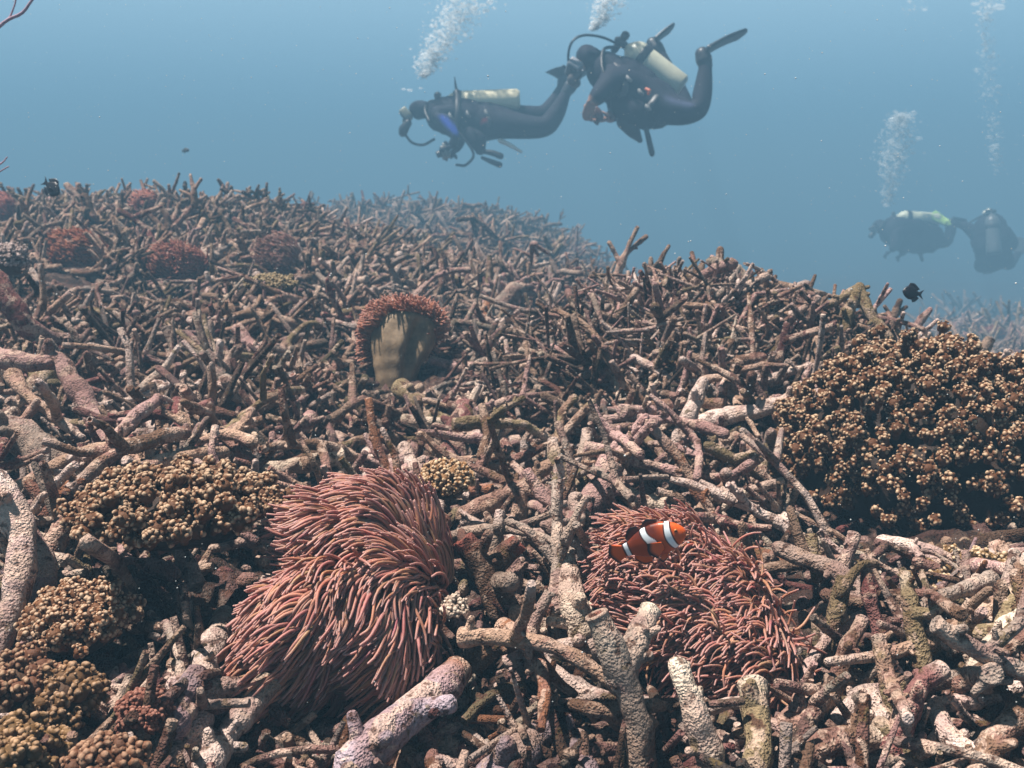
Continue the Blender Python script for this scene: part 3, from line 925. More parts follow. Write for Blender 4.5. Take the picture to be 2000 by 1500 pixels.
anemone("big folded rust-pink anemone with combed tentacles and no fish in it", (690, 1125), 1.03,
        [(715, 945), (800, 960), (862, 1015), (862, 1080), (845, 1150), (835, 1240), (815, 1290), (740, 1265), (670, 1255), (600, 1290), (540, 1330), (505, 1300), (515, 1220),
         (545, 1130), (590, 1075), (580, 1010), (600, 965), (650, 945)],
        R_(30), .055, [(R_(168), .32, .052), (R_(20), .30, .03), (R_(262), .22, .03), (R_(110), .16, .014), (R_(215), .16, .018)], _flow1, 6000, .054, .00175, TENT, TENT_TIP, 100, (770, 1300), 190, flow_amt=1.0, dip=.045, scale=.92, shift=(12, 2), curl=.50, noise=.07, yscale=.90)


def _lobe2(P):
    x, y, d = proj(P)
    return np.clip((1370 - x + (1130 - y) * .25) / 120, .34, 1.0)


anemone("shaggy rust-pink anemone with an orange clownfish nestling in it", (1360, 1165), 1.04,
        [(1215, 1020), (1290, 1003), (1350, 1025), (1410, 1060), (1480, 1125), (1525, 1205), (1542, 1275), (1500, 1320), (1420, 1290), (1330, 1235), (1255, 1195), (1205, 1145), (1195, 1080)],
        R_(31), .034, [(R_(185), .22, .022)], FLOW, 6000, .047, .0015, TENT, (.36, .20, .18), 100, (1400, 1270), 170, flow_amt=1.0, dip=.02, lobe=_lobe2, curl=.65, scale=.88, shift=(14, 6), noise=.14)


def vase_anemone():
    """the upright one: a tall tan stalk, its furry margin folded over on top"""
    d = hit([780], [752])[0][0] @ CF * .99
    s = d / 2000
    KEEP.append((787, 665, 100, 96, d + .06))
    foot = Q(772, 752, d)
    root = empty("sea_anemone", foot, "upright vase-shaped anemone with a bare tan stalk and a furry folded rim", "sea anemone")
    # a sack on a narrow foot, its mouth tilted away from the eye; fur only on the far face and over the rim
    K, S = 46, 96
    th = np.linspace(0, 2 * np.pi, S + 1)[:-1]
    ex, ey, ez = CX, np.array([0, .94, -.34]), np.array([0, .34, .94])
    rings, cols = [], []
    for k in range(K):
        t = k / (K - 1)
        c = np.array(Q(np.interp(t, [0, .5, 1], [770, 780, 796]), np.interp(t, [0, 1], [760, 606]), d)) + np.array([0, .035, 0]) * t
        wd = np.interp(t, [0, .08, .3, .55, .75, .86, .93, .97, 1], [34, 38, 49, 61, 65, 61, 48, 31, 2]) * s
        fa = (th - R_(-58) + np.pi) % (2 * np.pi) - np.pi
        env = np.sin(np.clip(t * 1.15, 0, 1) * np.pi) ** .6
        fold = 1 - .62 * np.exp(-(fa / .24) ** 2) * env * np.clip(t * 1.6, 0, 1) + .10 * np.exp(-((fa - .5) / .3) ** 2) * env
        fold = fold + .028 * np.sin(9 * th + 3 * t) * env + .13 * vnoise(np.stack([np.cos(th) * 2, np.sin(th) * 2, th * 0 + t * 4], -1)) + .02 * np.sin(34 * t + 2 * np.sin(th)) * (1 - t)
        rings.append(c + (ex * np.cos(th)[:, None] * wd + ey * np.sin(th)[:, None] * wd * .8) * fold[:, None] + ez * (s * (7 * np.sin(2 * th + .6) - 9 * np.cos(th)) * t ** 2 * (1 - t) * 3)[:, None])
        st_ = vnoise(np.stack([th * 4, th * 0 + t * 3, th * 0], -1))[:, None] * .14 + vnoise(np.stack([th * 11, th * 0 + t * 2, th * 0 + 5], -1))[:, None] * .10
        cols.append(np.array([.215, .15, .092]) * (.85 + .2 * t) * (1 + st_))
    D = np.stack(rings)
    n0, n1 = D.shape[:2]
    idx = np.arange(n0 * n1).reshape(n0, n1)
    q = np.stack([idx[:-1], np.roll(idx[:-1], -1, 1), np.roll(idx[1:], -1, 1), idx[1:]], -1).reshape(-1, 4)
    mesh_np("stalk", D.reshape(-1, 3), [q], M_COLUMN, np.stack(cols).reshape(-1, 3), root)
    cen = D.mean((0, 1))
    i, k = rng.integers(0, S, 26000), rng.integers(int(K * .40), K - 1, 26000)
    P0 = D[k, i]
    out = unit((P0 - cen) * [1, 1, .8])
    kk = k / (K - 1)
    face = out @ ey                       # > 0: turned away from the eye
    left = -(out @ ex)
    lim = np.interp(kk, [.4, .6, .8, .9, 1], [.55, .15, -.25, -.55, -.8]) - .40 * np.clip(left, 0, 1) + .35 * vnoise(P0 * 34)
    m = face > lim
    P0, out = P0[m][:4200], out[m][:4200]
    n = len(P0)
    dr = unit(out + np.array([-.35, -.1, .35]) + .45 * rng.normal(size=(n, 3)))
    en = unit(dr + np.array([-.5, -.3, -.5]))
    L = rng.uniform(.014, .036, n)
    ts = np.linspace(0, 1, 6)
    P = P0[:, None] + dr[:, None] * (ts * .6)[None, :, None] * L[:, None, None] + en[:, None] * (ts ** 2 * .5)[None, :, None] * L[:, None, None]
    R = np.full((n, 6), .0019) * np.linspace(1.1, .8, 6)
    base = np.array([.33, .145, .080]) * rng.uniform(.7, 1.15, (n, 1))
    order = np.argsort(P[:, -1] @ CF)
    for j in order[:100]:
        V, qd, c = tubes(P[j], R[j], 6, .03, 120, 'none', 'round', base[j:j + 1], (.40, .2, .15), .2)
        mesh_np("tentacle", V, [qd], M_TENT, c, root)
    V, qd, c = tubes(P[order[100:]], R[order[100:]], 6, .03, 120, 'none', 'round', base[order[100:]], (.40, .2, .15), .2)
    mesh_np("tentacles", V, [qd], M_TENT, c, root)["kind"] = "stuff"


vase_anemone()


def furry(label, px, py, w_, h_, tilt, col, d=None, n=700, t_len=.030, two=None, t_r=.0028):
    """a far anemone: a draped mound of short tentacles"""
    H, ok = hit([px], [py + h_ * .5])
    d = (H[0] @ CF) * .985 if ok[0] and d is None else (d or 4.5)
    a = np.linspace(0, 2 * np.pi, 13)[:-1]
    out = [(px + math.cos(t) * w_ / 2 * (1 + .12 * math.sin(3 * t + px)), py - math.sin(t) * h_ / 2 * (1 + .12 * math.cos(2 * t + py))) for t in a]
    anemone(label, (px, py), d, out, tilt, w_ * d / 2000 * .30, two or [], unit(np.array([-.5, -.1, .35])), n, t_len, t_r, col, np.array(col) * 1.25 + .03, 0,
            (px, py + h_ * .62), w_ * .5, flow_amt=.5, dip=.004, droop=.03, S=6, K=6)


furry("furry rust-brown anemone draped over the rubble below the dark fish", 150, 490, 112, 78, R_(52), (.30, .115, .058), n=900, two=[(R_(-40), .35, .03)])
furry("low rounded purplish-brown anemone in front of the dark spreading coral", 345, 515, 118, 66, R_(45), (.27, .11, .075), n=900)
furry("dusky purple-brown anemone lying in a peak beyond the low rounded one", 545, 500, 84, 84, R_(55), (.20, .105, .082), n=600)
furry("reddish anemone on the back ridge cut off by the picture's edge", -2, 405, 62, 52, R_(45), (.30, .09, .065), n=450)
furry("small pinkish anemone on the skyline of the back ridge", 285, 392, 56, 26, R_(40), (.34, .13, .09), n=350)
furry("flat reddish anemone on the far slope behind the big brown coral", 1940, 652, 56, 26, R_(40), (.30, .09, .05), n=350)
# ------------------------------------------------------------------ knobbly corals: a dark mound carrying clusters of pale-tipped knobs
def cluster_geo(g, p, nrm, rad, knob, nk, col, tipc, stalk):
    """one bunch of knobs on a short stalk"""
    u = unit(np.cross(nrm, [.3, .8, .5]))
    v = np.cross(nrm, u)
    if stalk > 0:
        V, q, c = tubes(np.stack([p - nrm * stalk, p - nrm * stalk * .4, p]), np.array([rad * .45, rad * .5, rad * .62]), 8, .15, 90, 'none', 'round', np.array(col) * .62)
        g.add(V, q, col=c)
    nk = int(nk * 1.5)
    V, F = blobs((p - nrm * rad * .1)[None], np.array([rad * .92]), ICO2, amp=.3, freq=150)
    g.add(V, tris=F, col=np.array(col) * .7)
    ph = rng.uniform(0, 2 * np.pi, nk)
    rr = np.sqrt(rng.uniform(0, 1, nk))
    a = rr * 1.6
    dirs = (np.sin(a) * np.cos(ph))[:, None] * u + (np.sin(a) * np.sin(ph))[:, None] * v + np.cos(a)[:, None] * nrm
    P = p + dirs * rad * rng.uniform(.72, 1.08, (nk, 1))
    R = knob * .92 * rng.uniform(.45, 1.4, nk)
    V, F = blobs(P, R, ICO2, amp=.55, freq=260)
    nv = len(ICO2[0])
    out = np.repeat(dirs, nv, 0)
    tip = np.clip(((V - np.repeat(P, nv, 0)) * out).sum(1) / np.repeat(R, nv) * .5 + .5, 0, 1)
    tip = np.clip(tip * 3.2 - 2.15, 0, 1)[:, None]
    g.add(V, tris=F, col=np.array(col) * (1 - tip) * rng.uniform(.75, 1.1) + np.array(tipc) * tip)


def knobbly(label, cpx, d, rpx, depth, n, rad, knob, nk, col, tipc, corecol=(.055, .028, .014), cover=(-.25, 1.), jitter=.16, max_parts=100, cat="coral", stalk=.03, sink=.0, gaps=0.0, squash_top=1.0):
    Cc = Q(cpx[0], cpx[1], d)
    s = d / 2000
    rx, rz = rpx[0] * s, rpx[1] * s
    rv = np.array([rx, depth, rz])
    foot = np.array([Cc[0], Cc[1], Cc[2] - rz * .8])
    root = empty("knobbly_coral", foot, label, cat)
    BV, BF = ico(5) if n > 150 else ico(4)
    V = Cc + BV * rv * .90
    V = V + BV * rv * (fbm(V * (2.4 / rx) * 1.0, 3) * .16 + fbm(V * 45, 3) * .085)[:, None]
    g = Geo()
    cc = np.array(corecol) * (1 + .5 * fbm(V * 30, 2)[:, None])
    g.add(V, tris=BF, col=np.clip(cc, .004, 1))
    g.build("base", M_SOFT, root)
    KEEP3.append((Cc, min(rx, rz, depth) * .8))
    items, tries = [], 0
    pts = np.zeros((0, 3))
    while len(items) < n and tries < n * 60:
        tries += 1
        v = unit(rng.normal(size=3))
        if v[2] < cover[0] or v[1] > .55: continue
        if v[2] < .18 and rng.random() < .45: continue
        if v[2] < -.10 and rng.random() < .80: continue
        p = Cc + v * rv * (1 + rng.normal(0, jitter))
        if gaps and vnoise(p[None] * (3.2 / rx))[0] < -gaps: continue
        if len(pts) and np.min(np.linalg.norm(pts - p, axis=1)) < rad * 1.5: continue
        nrm = unit(v / rv * rx + np.array([0, -.15, .75]) + rng.normal(0, .2, 3))
        pts = np.vstack([pts, p])
        items.append((p, nrm))
    items.sort(key=lambda it: it[0] @ CF)
    rest = Geo()
    for i, (p, nrm) in enumerate(items):
        gg = Geo() if i < max_parts else rest
        k = rng.uniform(.75, 1.25)
        cluster_geo(gg, p, nrm, rad * k, knob, max(5, int(nk * k)), col, tipc, stalk)
        if i < max_parts:
            gg.build("knob_cluster", M_SOFT, root)
    if rest.n:
        rest.build("knob_clusters", M_SOFT, root)["kind"] = "stuff"
    return root


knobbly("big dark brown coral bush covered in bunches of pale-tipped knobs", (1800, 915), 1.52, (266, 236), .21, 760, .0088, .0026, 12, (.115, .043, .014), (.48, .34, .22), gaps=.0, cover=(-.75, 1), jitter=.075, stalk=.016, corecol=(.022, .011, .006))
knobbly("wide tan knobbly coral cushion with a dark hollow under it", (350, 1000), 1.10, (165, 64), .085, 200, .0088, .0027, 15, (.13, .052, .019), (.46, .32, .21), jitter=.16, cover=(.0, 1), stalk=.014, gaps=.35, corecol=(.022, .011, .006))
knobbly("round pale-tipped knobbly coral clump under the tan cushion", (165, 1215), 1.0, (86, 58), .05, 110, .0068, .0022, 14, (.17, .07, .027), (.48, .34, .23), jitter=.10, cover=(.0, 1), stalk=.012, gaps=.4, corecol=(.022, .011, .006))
knobbly("brown lumpy coral head behind the bottom corner's lowest clump", (40, 1335), .88, (52, 48), .035, 60, .0080, .0025, 13, (.145, .058, .028), (.33, .21, .13), jitter=.08, stalk=.010, gaps=.35)
knobbly("brown lumpy coral head next to the pale forked branch's lilac stub", (130, 1360), .88, (56, 44), .035, 60, .0078, .0025, 12, (.15, .075, .028), (.33, .21, .13), jitter=.08, stalk=.010, gaps=.3)
knobbly("lowest knobbly coral clump, cut off by the picture's corner", (30, 1475), .80, (76, 52), .04, 60, .0082, .0027, 13, (.15, .08, .028), (.37, .23, .135), jitter=.08, stalk=.010, gaps=.3)
knobbly("rust-brown smooth-knobbed coral head at the bottom edge", (205, 1495), .78, (58, 36), .035, 40, .0080, .0030, 10, (.14, .058, .028), (.32, .19, .12), jitter=.08, stalk=.008, gaps=.4)
knobbly("fuzzy rust-red coral ball in the dark gap beside the large forked branch", (285, 1395), .86, (44, 42), .022, 60, .0052, .0019, 12, (.16, .055, .035), (.30, .14, .10), jitter=.06, stalk=.006)
knobbly("small round pale-tipped coral tuft right behind the folded anemone", (872, 942), 1.32, (46, 38), .030, 70, .0058, .0024, 9, (.26, .13, .05), (.58, .43, .28), jitter=.05, stalk=.008, cover=(-.1, 1))
knobbly("grey-lilac knobbly coral at the picture's edge below the back ridge", (15, 510), 2.55, (34, 30), .045, 60, .0075, .0036, 9, (.22, .15, .13), (.46, .36, .33), jitter=.06, stalk=.01)
knobbly("olive knobbly coral shelf beyond the long roof-shaped branch", (530, 560), 2.75, (46, 20), .05, 60, .0075, .0034, 9, (.17, .11, .045), (.36, .27, .16), jitter=.06, stalk=.01, cover=(.1, 1))
knobbly("tiny pale knobbly tuft beside the folded anemone's stalk", (885, 1190), 1.0, (22, 18), .012, 22, .0042, .0018, 8, (.34, .25, .19), (.62, .50, .40), jitter=.05, stalk=.004)
knobbly("pale-tipped coral sprig under the big brown coral, beside the knotty post", (1900, 1150), 1.15, (100, 52), .05, 60, .0075, .0024, 11, (.20, .11, .04), (.56, .42, .28), jitter=.16, stalk=.02, cover=(-.2, 1), gaps=.25)
# ------------------------------------------------------------------ scattered dead branches (each one an object)
def frag_lines(N, base, L, K, flatness=.35, up=None, kink=.13):
    """N bent centre lines of length L (N,) starting around base (N,3)"""
    az = rng.uniform(0, 2 * np.pi, N)
    el = rng.normal(0, flatness, N) if up is None else up
    d = np.stack([np.cos(az) * np.cos(el), np.sin(az) * np.cos(el), np.sin(el)], -1)
    s1 = unit(np.cross(d, rng.normal(size=(N, 3))))
    t = np.linspace(0, 1, K)[None, :, None]
    P = base[:, None] + d[:, None] * (t - .5) * L[:, None, None]
    P = P + s1[:, None] * (L[:, None, None] * (rng.uniform(.02, kink, N)[:, None, None]) * (1 - (2 * t - 1) ** 2))
    k2 = rng.uniform(.3, .7, (N, 1, 1))
    P = P + np.cross(d, s1)[:, None] * np.maximum(t - k2, 0) * (L * rng.normal(0, .42, N))[:, None, None]
    return P, d


COLS = ['pale', 'pink', 'tan', 'grey', 'maroon', 'olive', 'brown', 'rust', 'cream', 'lilac']


def pick_col(py, px):
    if py > 900: p = [.20, .17, .18, .08, .08, .09, .09, .06, .04, .01]
    elif py > 600: p = [.20, .12, .28, .10, .04, .10, .12, .01, .04, 0]
    else: p = [.10, .05, .32, .18, .02, .15, .18, 0, 0, 0]
    p = np.array(p) / sum(p)
    return COLS[rng.choice(len(COLS), p=p)]


def lift(P, clearance):
    """raise a lying piece so that it rests on the seabed or the heap"""
    z = ground(P[..., 0], P[..., 1])
    need = (z - P[..., 2]).max(-1) if P.ndim == 3 else (z - P[:, 2]).max()
    return need + clearance


def stays_low(P):
    """True where loose pieces lie on the near reef instead of sticking out over its falling edge"""
    x, y, d = proj(P)
    top = np.interp(x, [0, 1040, 1130, 1200, 1400, 1500, 1600, 1700, 1800, 1900, 2000], [385, 430, 535, 500, 490, 525, 565, 592, 642, 690, 710])
    return ~((y < top) & (d < 3.6)).any(-1)


def scatter_branches(n):
    made, tries = 0, 0
    while made < n and tries < 4000:
        tries += 1
        py = rng.uniform(470, 1500)
        px = rng.uniform(-20, 2020)
        H, ok = hit([px], [py])
        if not ok[0]: continue
        p = H[0]
        d = p @ CF
        if d > 3.6: continue
        near = d < 1.35
        L = rng.uniform(.12, .23) * (1 if near else rng.uniform(.9, 1.15))
        r = rng.uniform(.0045, .0092) * (1. if near else 1.1)
        onmound = 1080 < px < 1820 and py < 800
        upright = rng.random() < (.35 if onmound else (.08 if near else .12))
        if onmound:
            r *= .62
            L *= .75
            if py < 660: L = min(L, .12)
        P, dr = frag_lines(1, p[None], np.array([L]), 5, up=np.array([rng.uniform(.6, 1.4)]) if upright else np.array([rng.normal(0, .22)]))
        P = P[0]
        P[:, 2] += lift(P, rng.uniform(-.6, .5) * r + (rng.uniform(.015, .07) if not upright else -.01))
        if upright:
            P[:, 2] -= L * .15
        if not clear(P[None])[0]: continue
        arms = [(P, r * 1.25, r * rng.uniform(.48, .85))]
        for _ in range(rng.choice([0, 1, 2, 3, 4], p=[.10, .32, .34, .18, .06])):
            k = rng.integers(1, 4)
            T = unit(P[k + 1] - P[k - 1])
            sd_ = unit(np.cross(T, rng.normal(size=3)) + [0, 0, .45] + T * rng.uniform(.2, .9))
            l2 = L * rng.uniform(.28, .62)
            e = P[k] + sd_ * l2
            if e[2] < ground(e[0], e[1]) - .01: continue
            arms.append(([P[k], P[k] + sd_ * l2 * .55 + rng.normal(0, .06, 3) * l2, e], r * .95, r * rng.uniform(.5, .8)))
        if not clear(np.concatenate([np.atleast_2d(a[0]) for a in arms])[None])[0]: continue
        if not stays_low(np.concatenate([np.atleast_2d(x_[0]) for x_ in arms])): continue
        near_ = d < 1.6
        coral_branch(arms, pick_col(py, px), tip=[rng.choice(['hollow', 'round', 'flat', 'flat']) for _ in arms],
                     tipcol='pale' if rng.random() < .35 else None, nk=int(rng.integers(2, 6)) if near_ else int(rng.integers(0, 4)),
                     base_end=rng.choice(['flat', 'low', 'round']), S=14 if near_ else 10, angular=rng.random() < .8)
        made += 1


scatter_branches(300 - len(HEROES))


# ------------------------------------------------------------------ standing staghorn colonies (one thing each)
COLONIES = []


def colony(p, size, n, r, col, spread=.8, S=8, name="staghorn_colony", levels=2, upbias=.9):
    g = Geo()
    base = np.array([p[0], p[1], ground(p[0], p[1]) - .02])
    allp = [base]
    V, F = blobs(base[None], np.array([[size * .28, size * .28, size * .16]]), ICO2, amp=.5, freq=30)
    g.add(V, tris=F, col=PAL['brown'])
    for i in range(n):
        az = rng.uniform(0, 2 * np.pi)
        dr = unit(np.array([np.cos(az) * spread, np.sin(az) * spread, rng.uniform(.3, 1.2) * upbias]))
        L = size * rng.uniform(.55, 1.1)
        root = base + np.array([np.cos(az), np.sin(az), 0]) * size * rng.uniform(0, .25)
        mid = root + dr * L * .5 + rng.normal(0, .07, 3) * L
        tip = root + dr * L + np.array([0, 0, rng.uniform(-.05, .25)]) * L + rng.normal(0, .08, 3) * L
        P, R = branch_geo(g, [root, mid, tip], r * 1.2, r * .6, col, S=S, K=8, end='round', wob=.3, amp=.14)
        allp.append(tip)
        for _ in range(rng.integers(0, 3) if levels > 1 else 0):
            k = rng.integers(2, 7)
            T = unit(P[k] - P[k - 1])
            sd_ = unit(T * .8 + unit(np.cross(T, rng.normal(size=3))) + [0, 0, .3])
            branch_geo(g, [P[k], P[k] + sd_ * L * rng.uniform(.15, .4)], R[k] * .95, r * .5, col, S=S - 1, K=5, end='round', wob=.2)
    o = g.build(name, M_CORAL, origin=base)
    COLONIES.append(dict(o=o, P=np.array(allp), col=col, size=size, n=n))


def colonies(spots, cols, size, n, r, **kw):
    for px, py in spots:
        H, ok = hit([px], [py])
        if ok[0]:
            d = H[0] @ CF
            kz = 1. if d < 5.6 else d / 9.
            for cx, cy_, rx, ry, dm in KEEP:
                if ((px - cx) / rx) ** 2 + ((py - cy_) / ry) ** 2 < 1 and d < dm: break
            else:
                colony(H[0], size * kz * rng.uniform(.8, 1.2), int(n * rng.uniform(.8, 1.25)), r * kz * rng.uniform(.85, 1.1), cols[rng.integers(len(cols))], **kw)


# on the mound beside the big brown coral
colonies([(1150, 600), (1205, 580), (1265, 570), (1330, 560), (1390, 555), (1450, 560), (1500, 580), (1545, 610), (1600, 640), (1660, 660), (1720, 690),
          (1185, 660), (1260, 640), (1340, 625), (1420, 620), (1480, 660), (1540, 690), (1610, 715), (1230, 740), (1310, 700), (1400, 690), (1770, 690)],
         ['tan', 'pale', 'brown', 'pink', 'olive', 'grey'], .135, 17, .0068, spread=1.15, upbias=.75)
# on the back ridge
colonies([(20, 430), (70, 420), (120, 430), (180, 425), (240, 420), (300, 425), (355, 420), (410, 425), (470, 430), (520, 440),
          (60, 480), (230, 470), (420, 470), (480, 490), (260, 530), (440, 530), (580, 520), (620, 560)],
         ['tan', 'brown', 'olive', 'grey'], .19, 14, .0115, spread=1.15)
# on the far bank in the haze
colonies([(560, 425), (600, 420), (640, 415), (680, 408), (715, 412), (750, 418), (800, 425), (850, 428), (900, 430), (945, 433), (990, 436), (1030, 440), (1065, 450),
          (1100, 470), (1140, 490), (1170, 505), (640, 450), (720, 455), (800, 460), (880, 465), (960, 470), (1040, 480), (1100, 510), (700, 500), (820, 510), (930, 520), (1030, 530)],
         ['brown', 'grey', 'olive', 'tan'], .19, 17, .0115, spread=1.0, S=6)
# far right, on the slope that falls away
colonies([(1830, 650), (1870, 645), (1910, 640), (1960, 645), (1990, 655), (1850, 690), (1920, 690), (1980, 700)], ['grey', 'brown', 'olive'], .36, 11, .021, spread=.9, S=6)


# ------------------------------------------------------------------ uncountable rubble
def rubble_layer(px0, px1, py0, py1, n, dmin, dmax, Lr, rr, S, K, pile, side=.75, upp=.12, world=None):
    px, py = rng.uniform(px0, px1, n), rng.uniform(py0, py1, n)
    if world is None:
        H, ok = hit(px, py)
    else:                                   # the flank the photo looks past
        X_, Y_ = rng.uniform(world[0], world[1], n), rng.uniform(world[2], world[3], n)
        H, ok = np.stack([X_, Y_, ground(X_, Y_)], -1), np.ones(n, dtype=bool)
    d = H @ CF
    m = ok & (d > dmin) & (d < dmax)
    H, px, py = H[m], px[m], py[m]
    N = len(H)
    H = H + np.stack([rng.normal(0, .05, N), rng.normal(0, .08, N), np.zeros(N)], -1)
    L = rng.uniform(*Lr, N)
    up = np.where(rng.random(N) < upp, rng.uniform(.5, 1.4, N), rng.normal(0, .28, N))
    P, dr = frag_lines(N, H, L, K, up=up)
    mound = (px > 1080) & (px < 1850) & (py < 830)
    r = rng.uniform(*rr, N) * np.where(mound, .66, 1)
    P[..., 2] += lift(P, rng.uniform(-.9, .7, N) * r + rng.random(N) ** 2 * pile)[:, None]
    P[..., 2] -= (np.abs(np.sin(up)) * L * .45)[:, None]
    k = clear(P, slack=0) & stays_low(P)
    P, r, L, px, py = P[k], r[k], L[k], px[k], py[k]
    N = len(P)
    t = np.linspace(0, 1, K)[None]
    R = r[:, None] * (1.12 - .35 * t)
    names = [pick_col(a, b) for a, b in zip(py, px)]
    col = np.array([PAL[c] for c in names]) * (rng.uniform(.12, .72, (N, 1)) if dmax < 4 else rng.uniform(.3, .95, (N, 1)))  # near litter darkened most, painting shade into the gaps between branches
    out = [(P, R, col)]
    for _ in range(3):
        sidx = np.where(rng.random(N) < side)[0]
        if len(sidx) == 0: continue
        kk = rng.integers(1, K - 1, len(sidx))
        root = P[sidx, kk]
        T = unit(P[sidx, kk + 1] - P[sidx, kk - 1])
        sdv = unit(np.cross(T, rng.normal(size=T.shape)) + [0, 0, .4] + T * rng.uniform(.1, .9, (len(sidx), 1)))
        l2 = L[sidx] * rng.uniform(.2, .5, len(sidx))
        t2 = np.linspace(0, 1, max(4, K - 2))[None, :, None]
        Ps = root[:, None] + sdv[:, None] * t2 * l2[:, None, None]
        kc = clear(Ps, slack=0) & stays_low(Ps)
        Ps, sidx = Ps[kc], sidx[kc]
        out.append((Ps, r[sidx][:, None] * (1.0 - .4 * t2[..., 0]), col[sidx]))
    return out, S


def build_rubble():
    g = Geo()
    for args in [dict(px0=-420, px1=2420, py0=480, py1=1640, n=2700, dmin=.6, dmax=1.7, Lr=(.07, .17), rr=(.0032, .0070), S=9, K=9, pile=.02),
                 dict(px0=-420, px1=2420, py0=440, py1=1000, n=4800, dmin=1.7, dmax=3.2, Lr=(.10, .22), rr=(.0042, .0088), S=8, K=8, pile=.05),
                 dict(px0=-350, px1=2350, py0=380, py1=720, n=11500, dmin=3.2, dmax=6.2, Lr=(.09, .22), rr=(.007, .0135), S=6, K=6, pile=.07, upp=.16),
                 dict(px0=300, px1=2300, py0=380, py1=760, n=13000, dmin=6.2, dmax=20, Lr=(.15, .40), rr=(.011, .021), S=5, K=5, pile=.12, upp=.2),
                 dict(px0=300, px1=2300, py0=560, py1=700, n=8000, dmin=.7, dmax=9, Lr=(.09, .24), rr=(.006, .014), S=5, K=5, pile=.05, world=(.3, 4.2, .9, 8.)),
                 dict(px0=300, px1=2300, py0=560, py1=700, n=2500, dmin=.5, dmax=9, Lr=(.09, .24), rr=(.006, .013), S=5, K=5, pile=.05, world=(-3.4, -.5, .7, 6.))]:
        lay, S = rubble_layer(**args)
        for P, R, col in lay:
            if len(P):
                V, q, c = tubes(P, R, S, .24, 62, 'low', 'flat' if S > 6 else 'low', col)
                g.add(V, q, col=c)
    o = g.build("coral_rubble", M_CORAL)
    tag(o, "loose litter of small broken dead coral covering the reef between the larger branches", "coral rubble", kind="stuff")
    # crumbly nodules and grit
    n = 7000
    px, py = rng.uniform(-300, 2300, n), rng.uniform(560, 1600, n)
    H, ok = hit(px, py)
    d = H @ CF
    H = H[ok & (d < 2.6)]
    H[:, 2] += rng.uniform(-.004, .012, len(H))
    k = clear(H[:, None], 0)
    H = H[k]
    R = rng.uniform(.003, .011, (len(H), 1)) * rng.uniform(.7, 1.3, (len(H), 3))
    V, F = blobs(H, R, ICO2, amp=.5, freq=90)
    g = Geo()
    col = np.array([PAL[pick_col(1000, 0)] for _ in range(len(H))]) * rng.uniform(.5, 1.1, (len(H), 1))
    g.add(V, tris=F, col=np.repeat(col, len(ICO2[0]), 0))
    o = g.build("coral_grit", M_CORAL)
    tag(o, "crumbs and nodules of dead coral lying on the seabed", "coral grit", kind="stuff")


build_rubble()
# ------------------------------------------------------------------ fish
def fish_frame(nose, tail, lean_up):
    X = unit(np.asarray(nose) - np.asarray(tail))
    Z = unit(np.asarray(lean_up) - X * (np.asarray(lean_up) @ X))
    return X, np.cross(Z, X), Z


def fin_sheet(pts_root, pts_edge, thick, n=(10, 14)):
    """thin double-sided fin between a root line and an edge line (local x, y, z)"""
    a, b = spline(pts_root, n[1]), spline(pts_edge, n[1])
    t = np.linspace(0, 1, n[0])[:, None, None]
    Sf = a[None] * (1 - t) + b[None] * t
    return Sf


def sheet_geo(g, Sf, side, thick, colf):
    n0, n1 = Sf.shape[:2]
    t = np.linspace(1, .15, n0)[:, None, None]
    rip = (np.sin(np.arange(n1) * 2.1) * .18)[None, :, None]
    A = Sf + np.asarray(side) * thick * (t + rip * t)
    B = Sf - np.asarray(side) * thick * (t - rip * t)
    idx = np.arange(n0 * n1).reshape(n0, n1)
    q = np.stack([idx[:-1, :-1], idx[:-1, 1:], idx[1:, 1:], idx[1:, :-1]], -1).reshape(-1, 4)
    edge = np.concatenate([idx[0], idx[1:, -1], idx[-1, -2::-1], idx[-2:0:-1, 0]])
    e2 = np.roll(edge, -1)
    m = n0 * n1
    w_ = np.stack([edge, edge + m, e2 + m, e2], -1)
    V = np.concatenate([A.reshape(-1, 3), B.reshape(-1, 3)])
    uu, vv = np.meshgrid(np.linspace(0, 1, n0), np.linspace(0, 1, n1), indexing='ij')
    c = colf(uu, vv).reshape(-1, 3)
    g.add(V, np.concatenate([q, q[:, ::-1] + m, w_]), col=np.concatenate([c, c]))


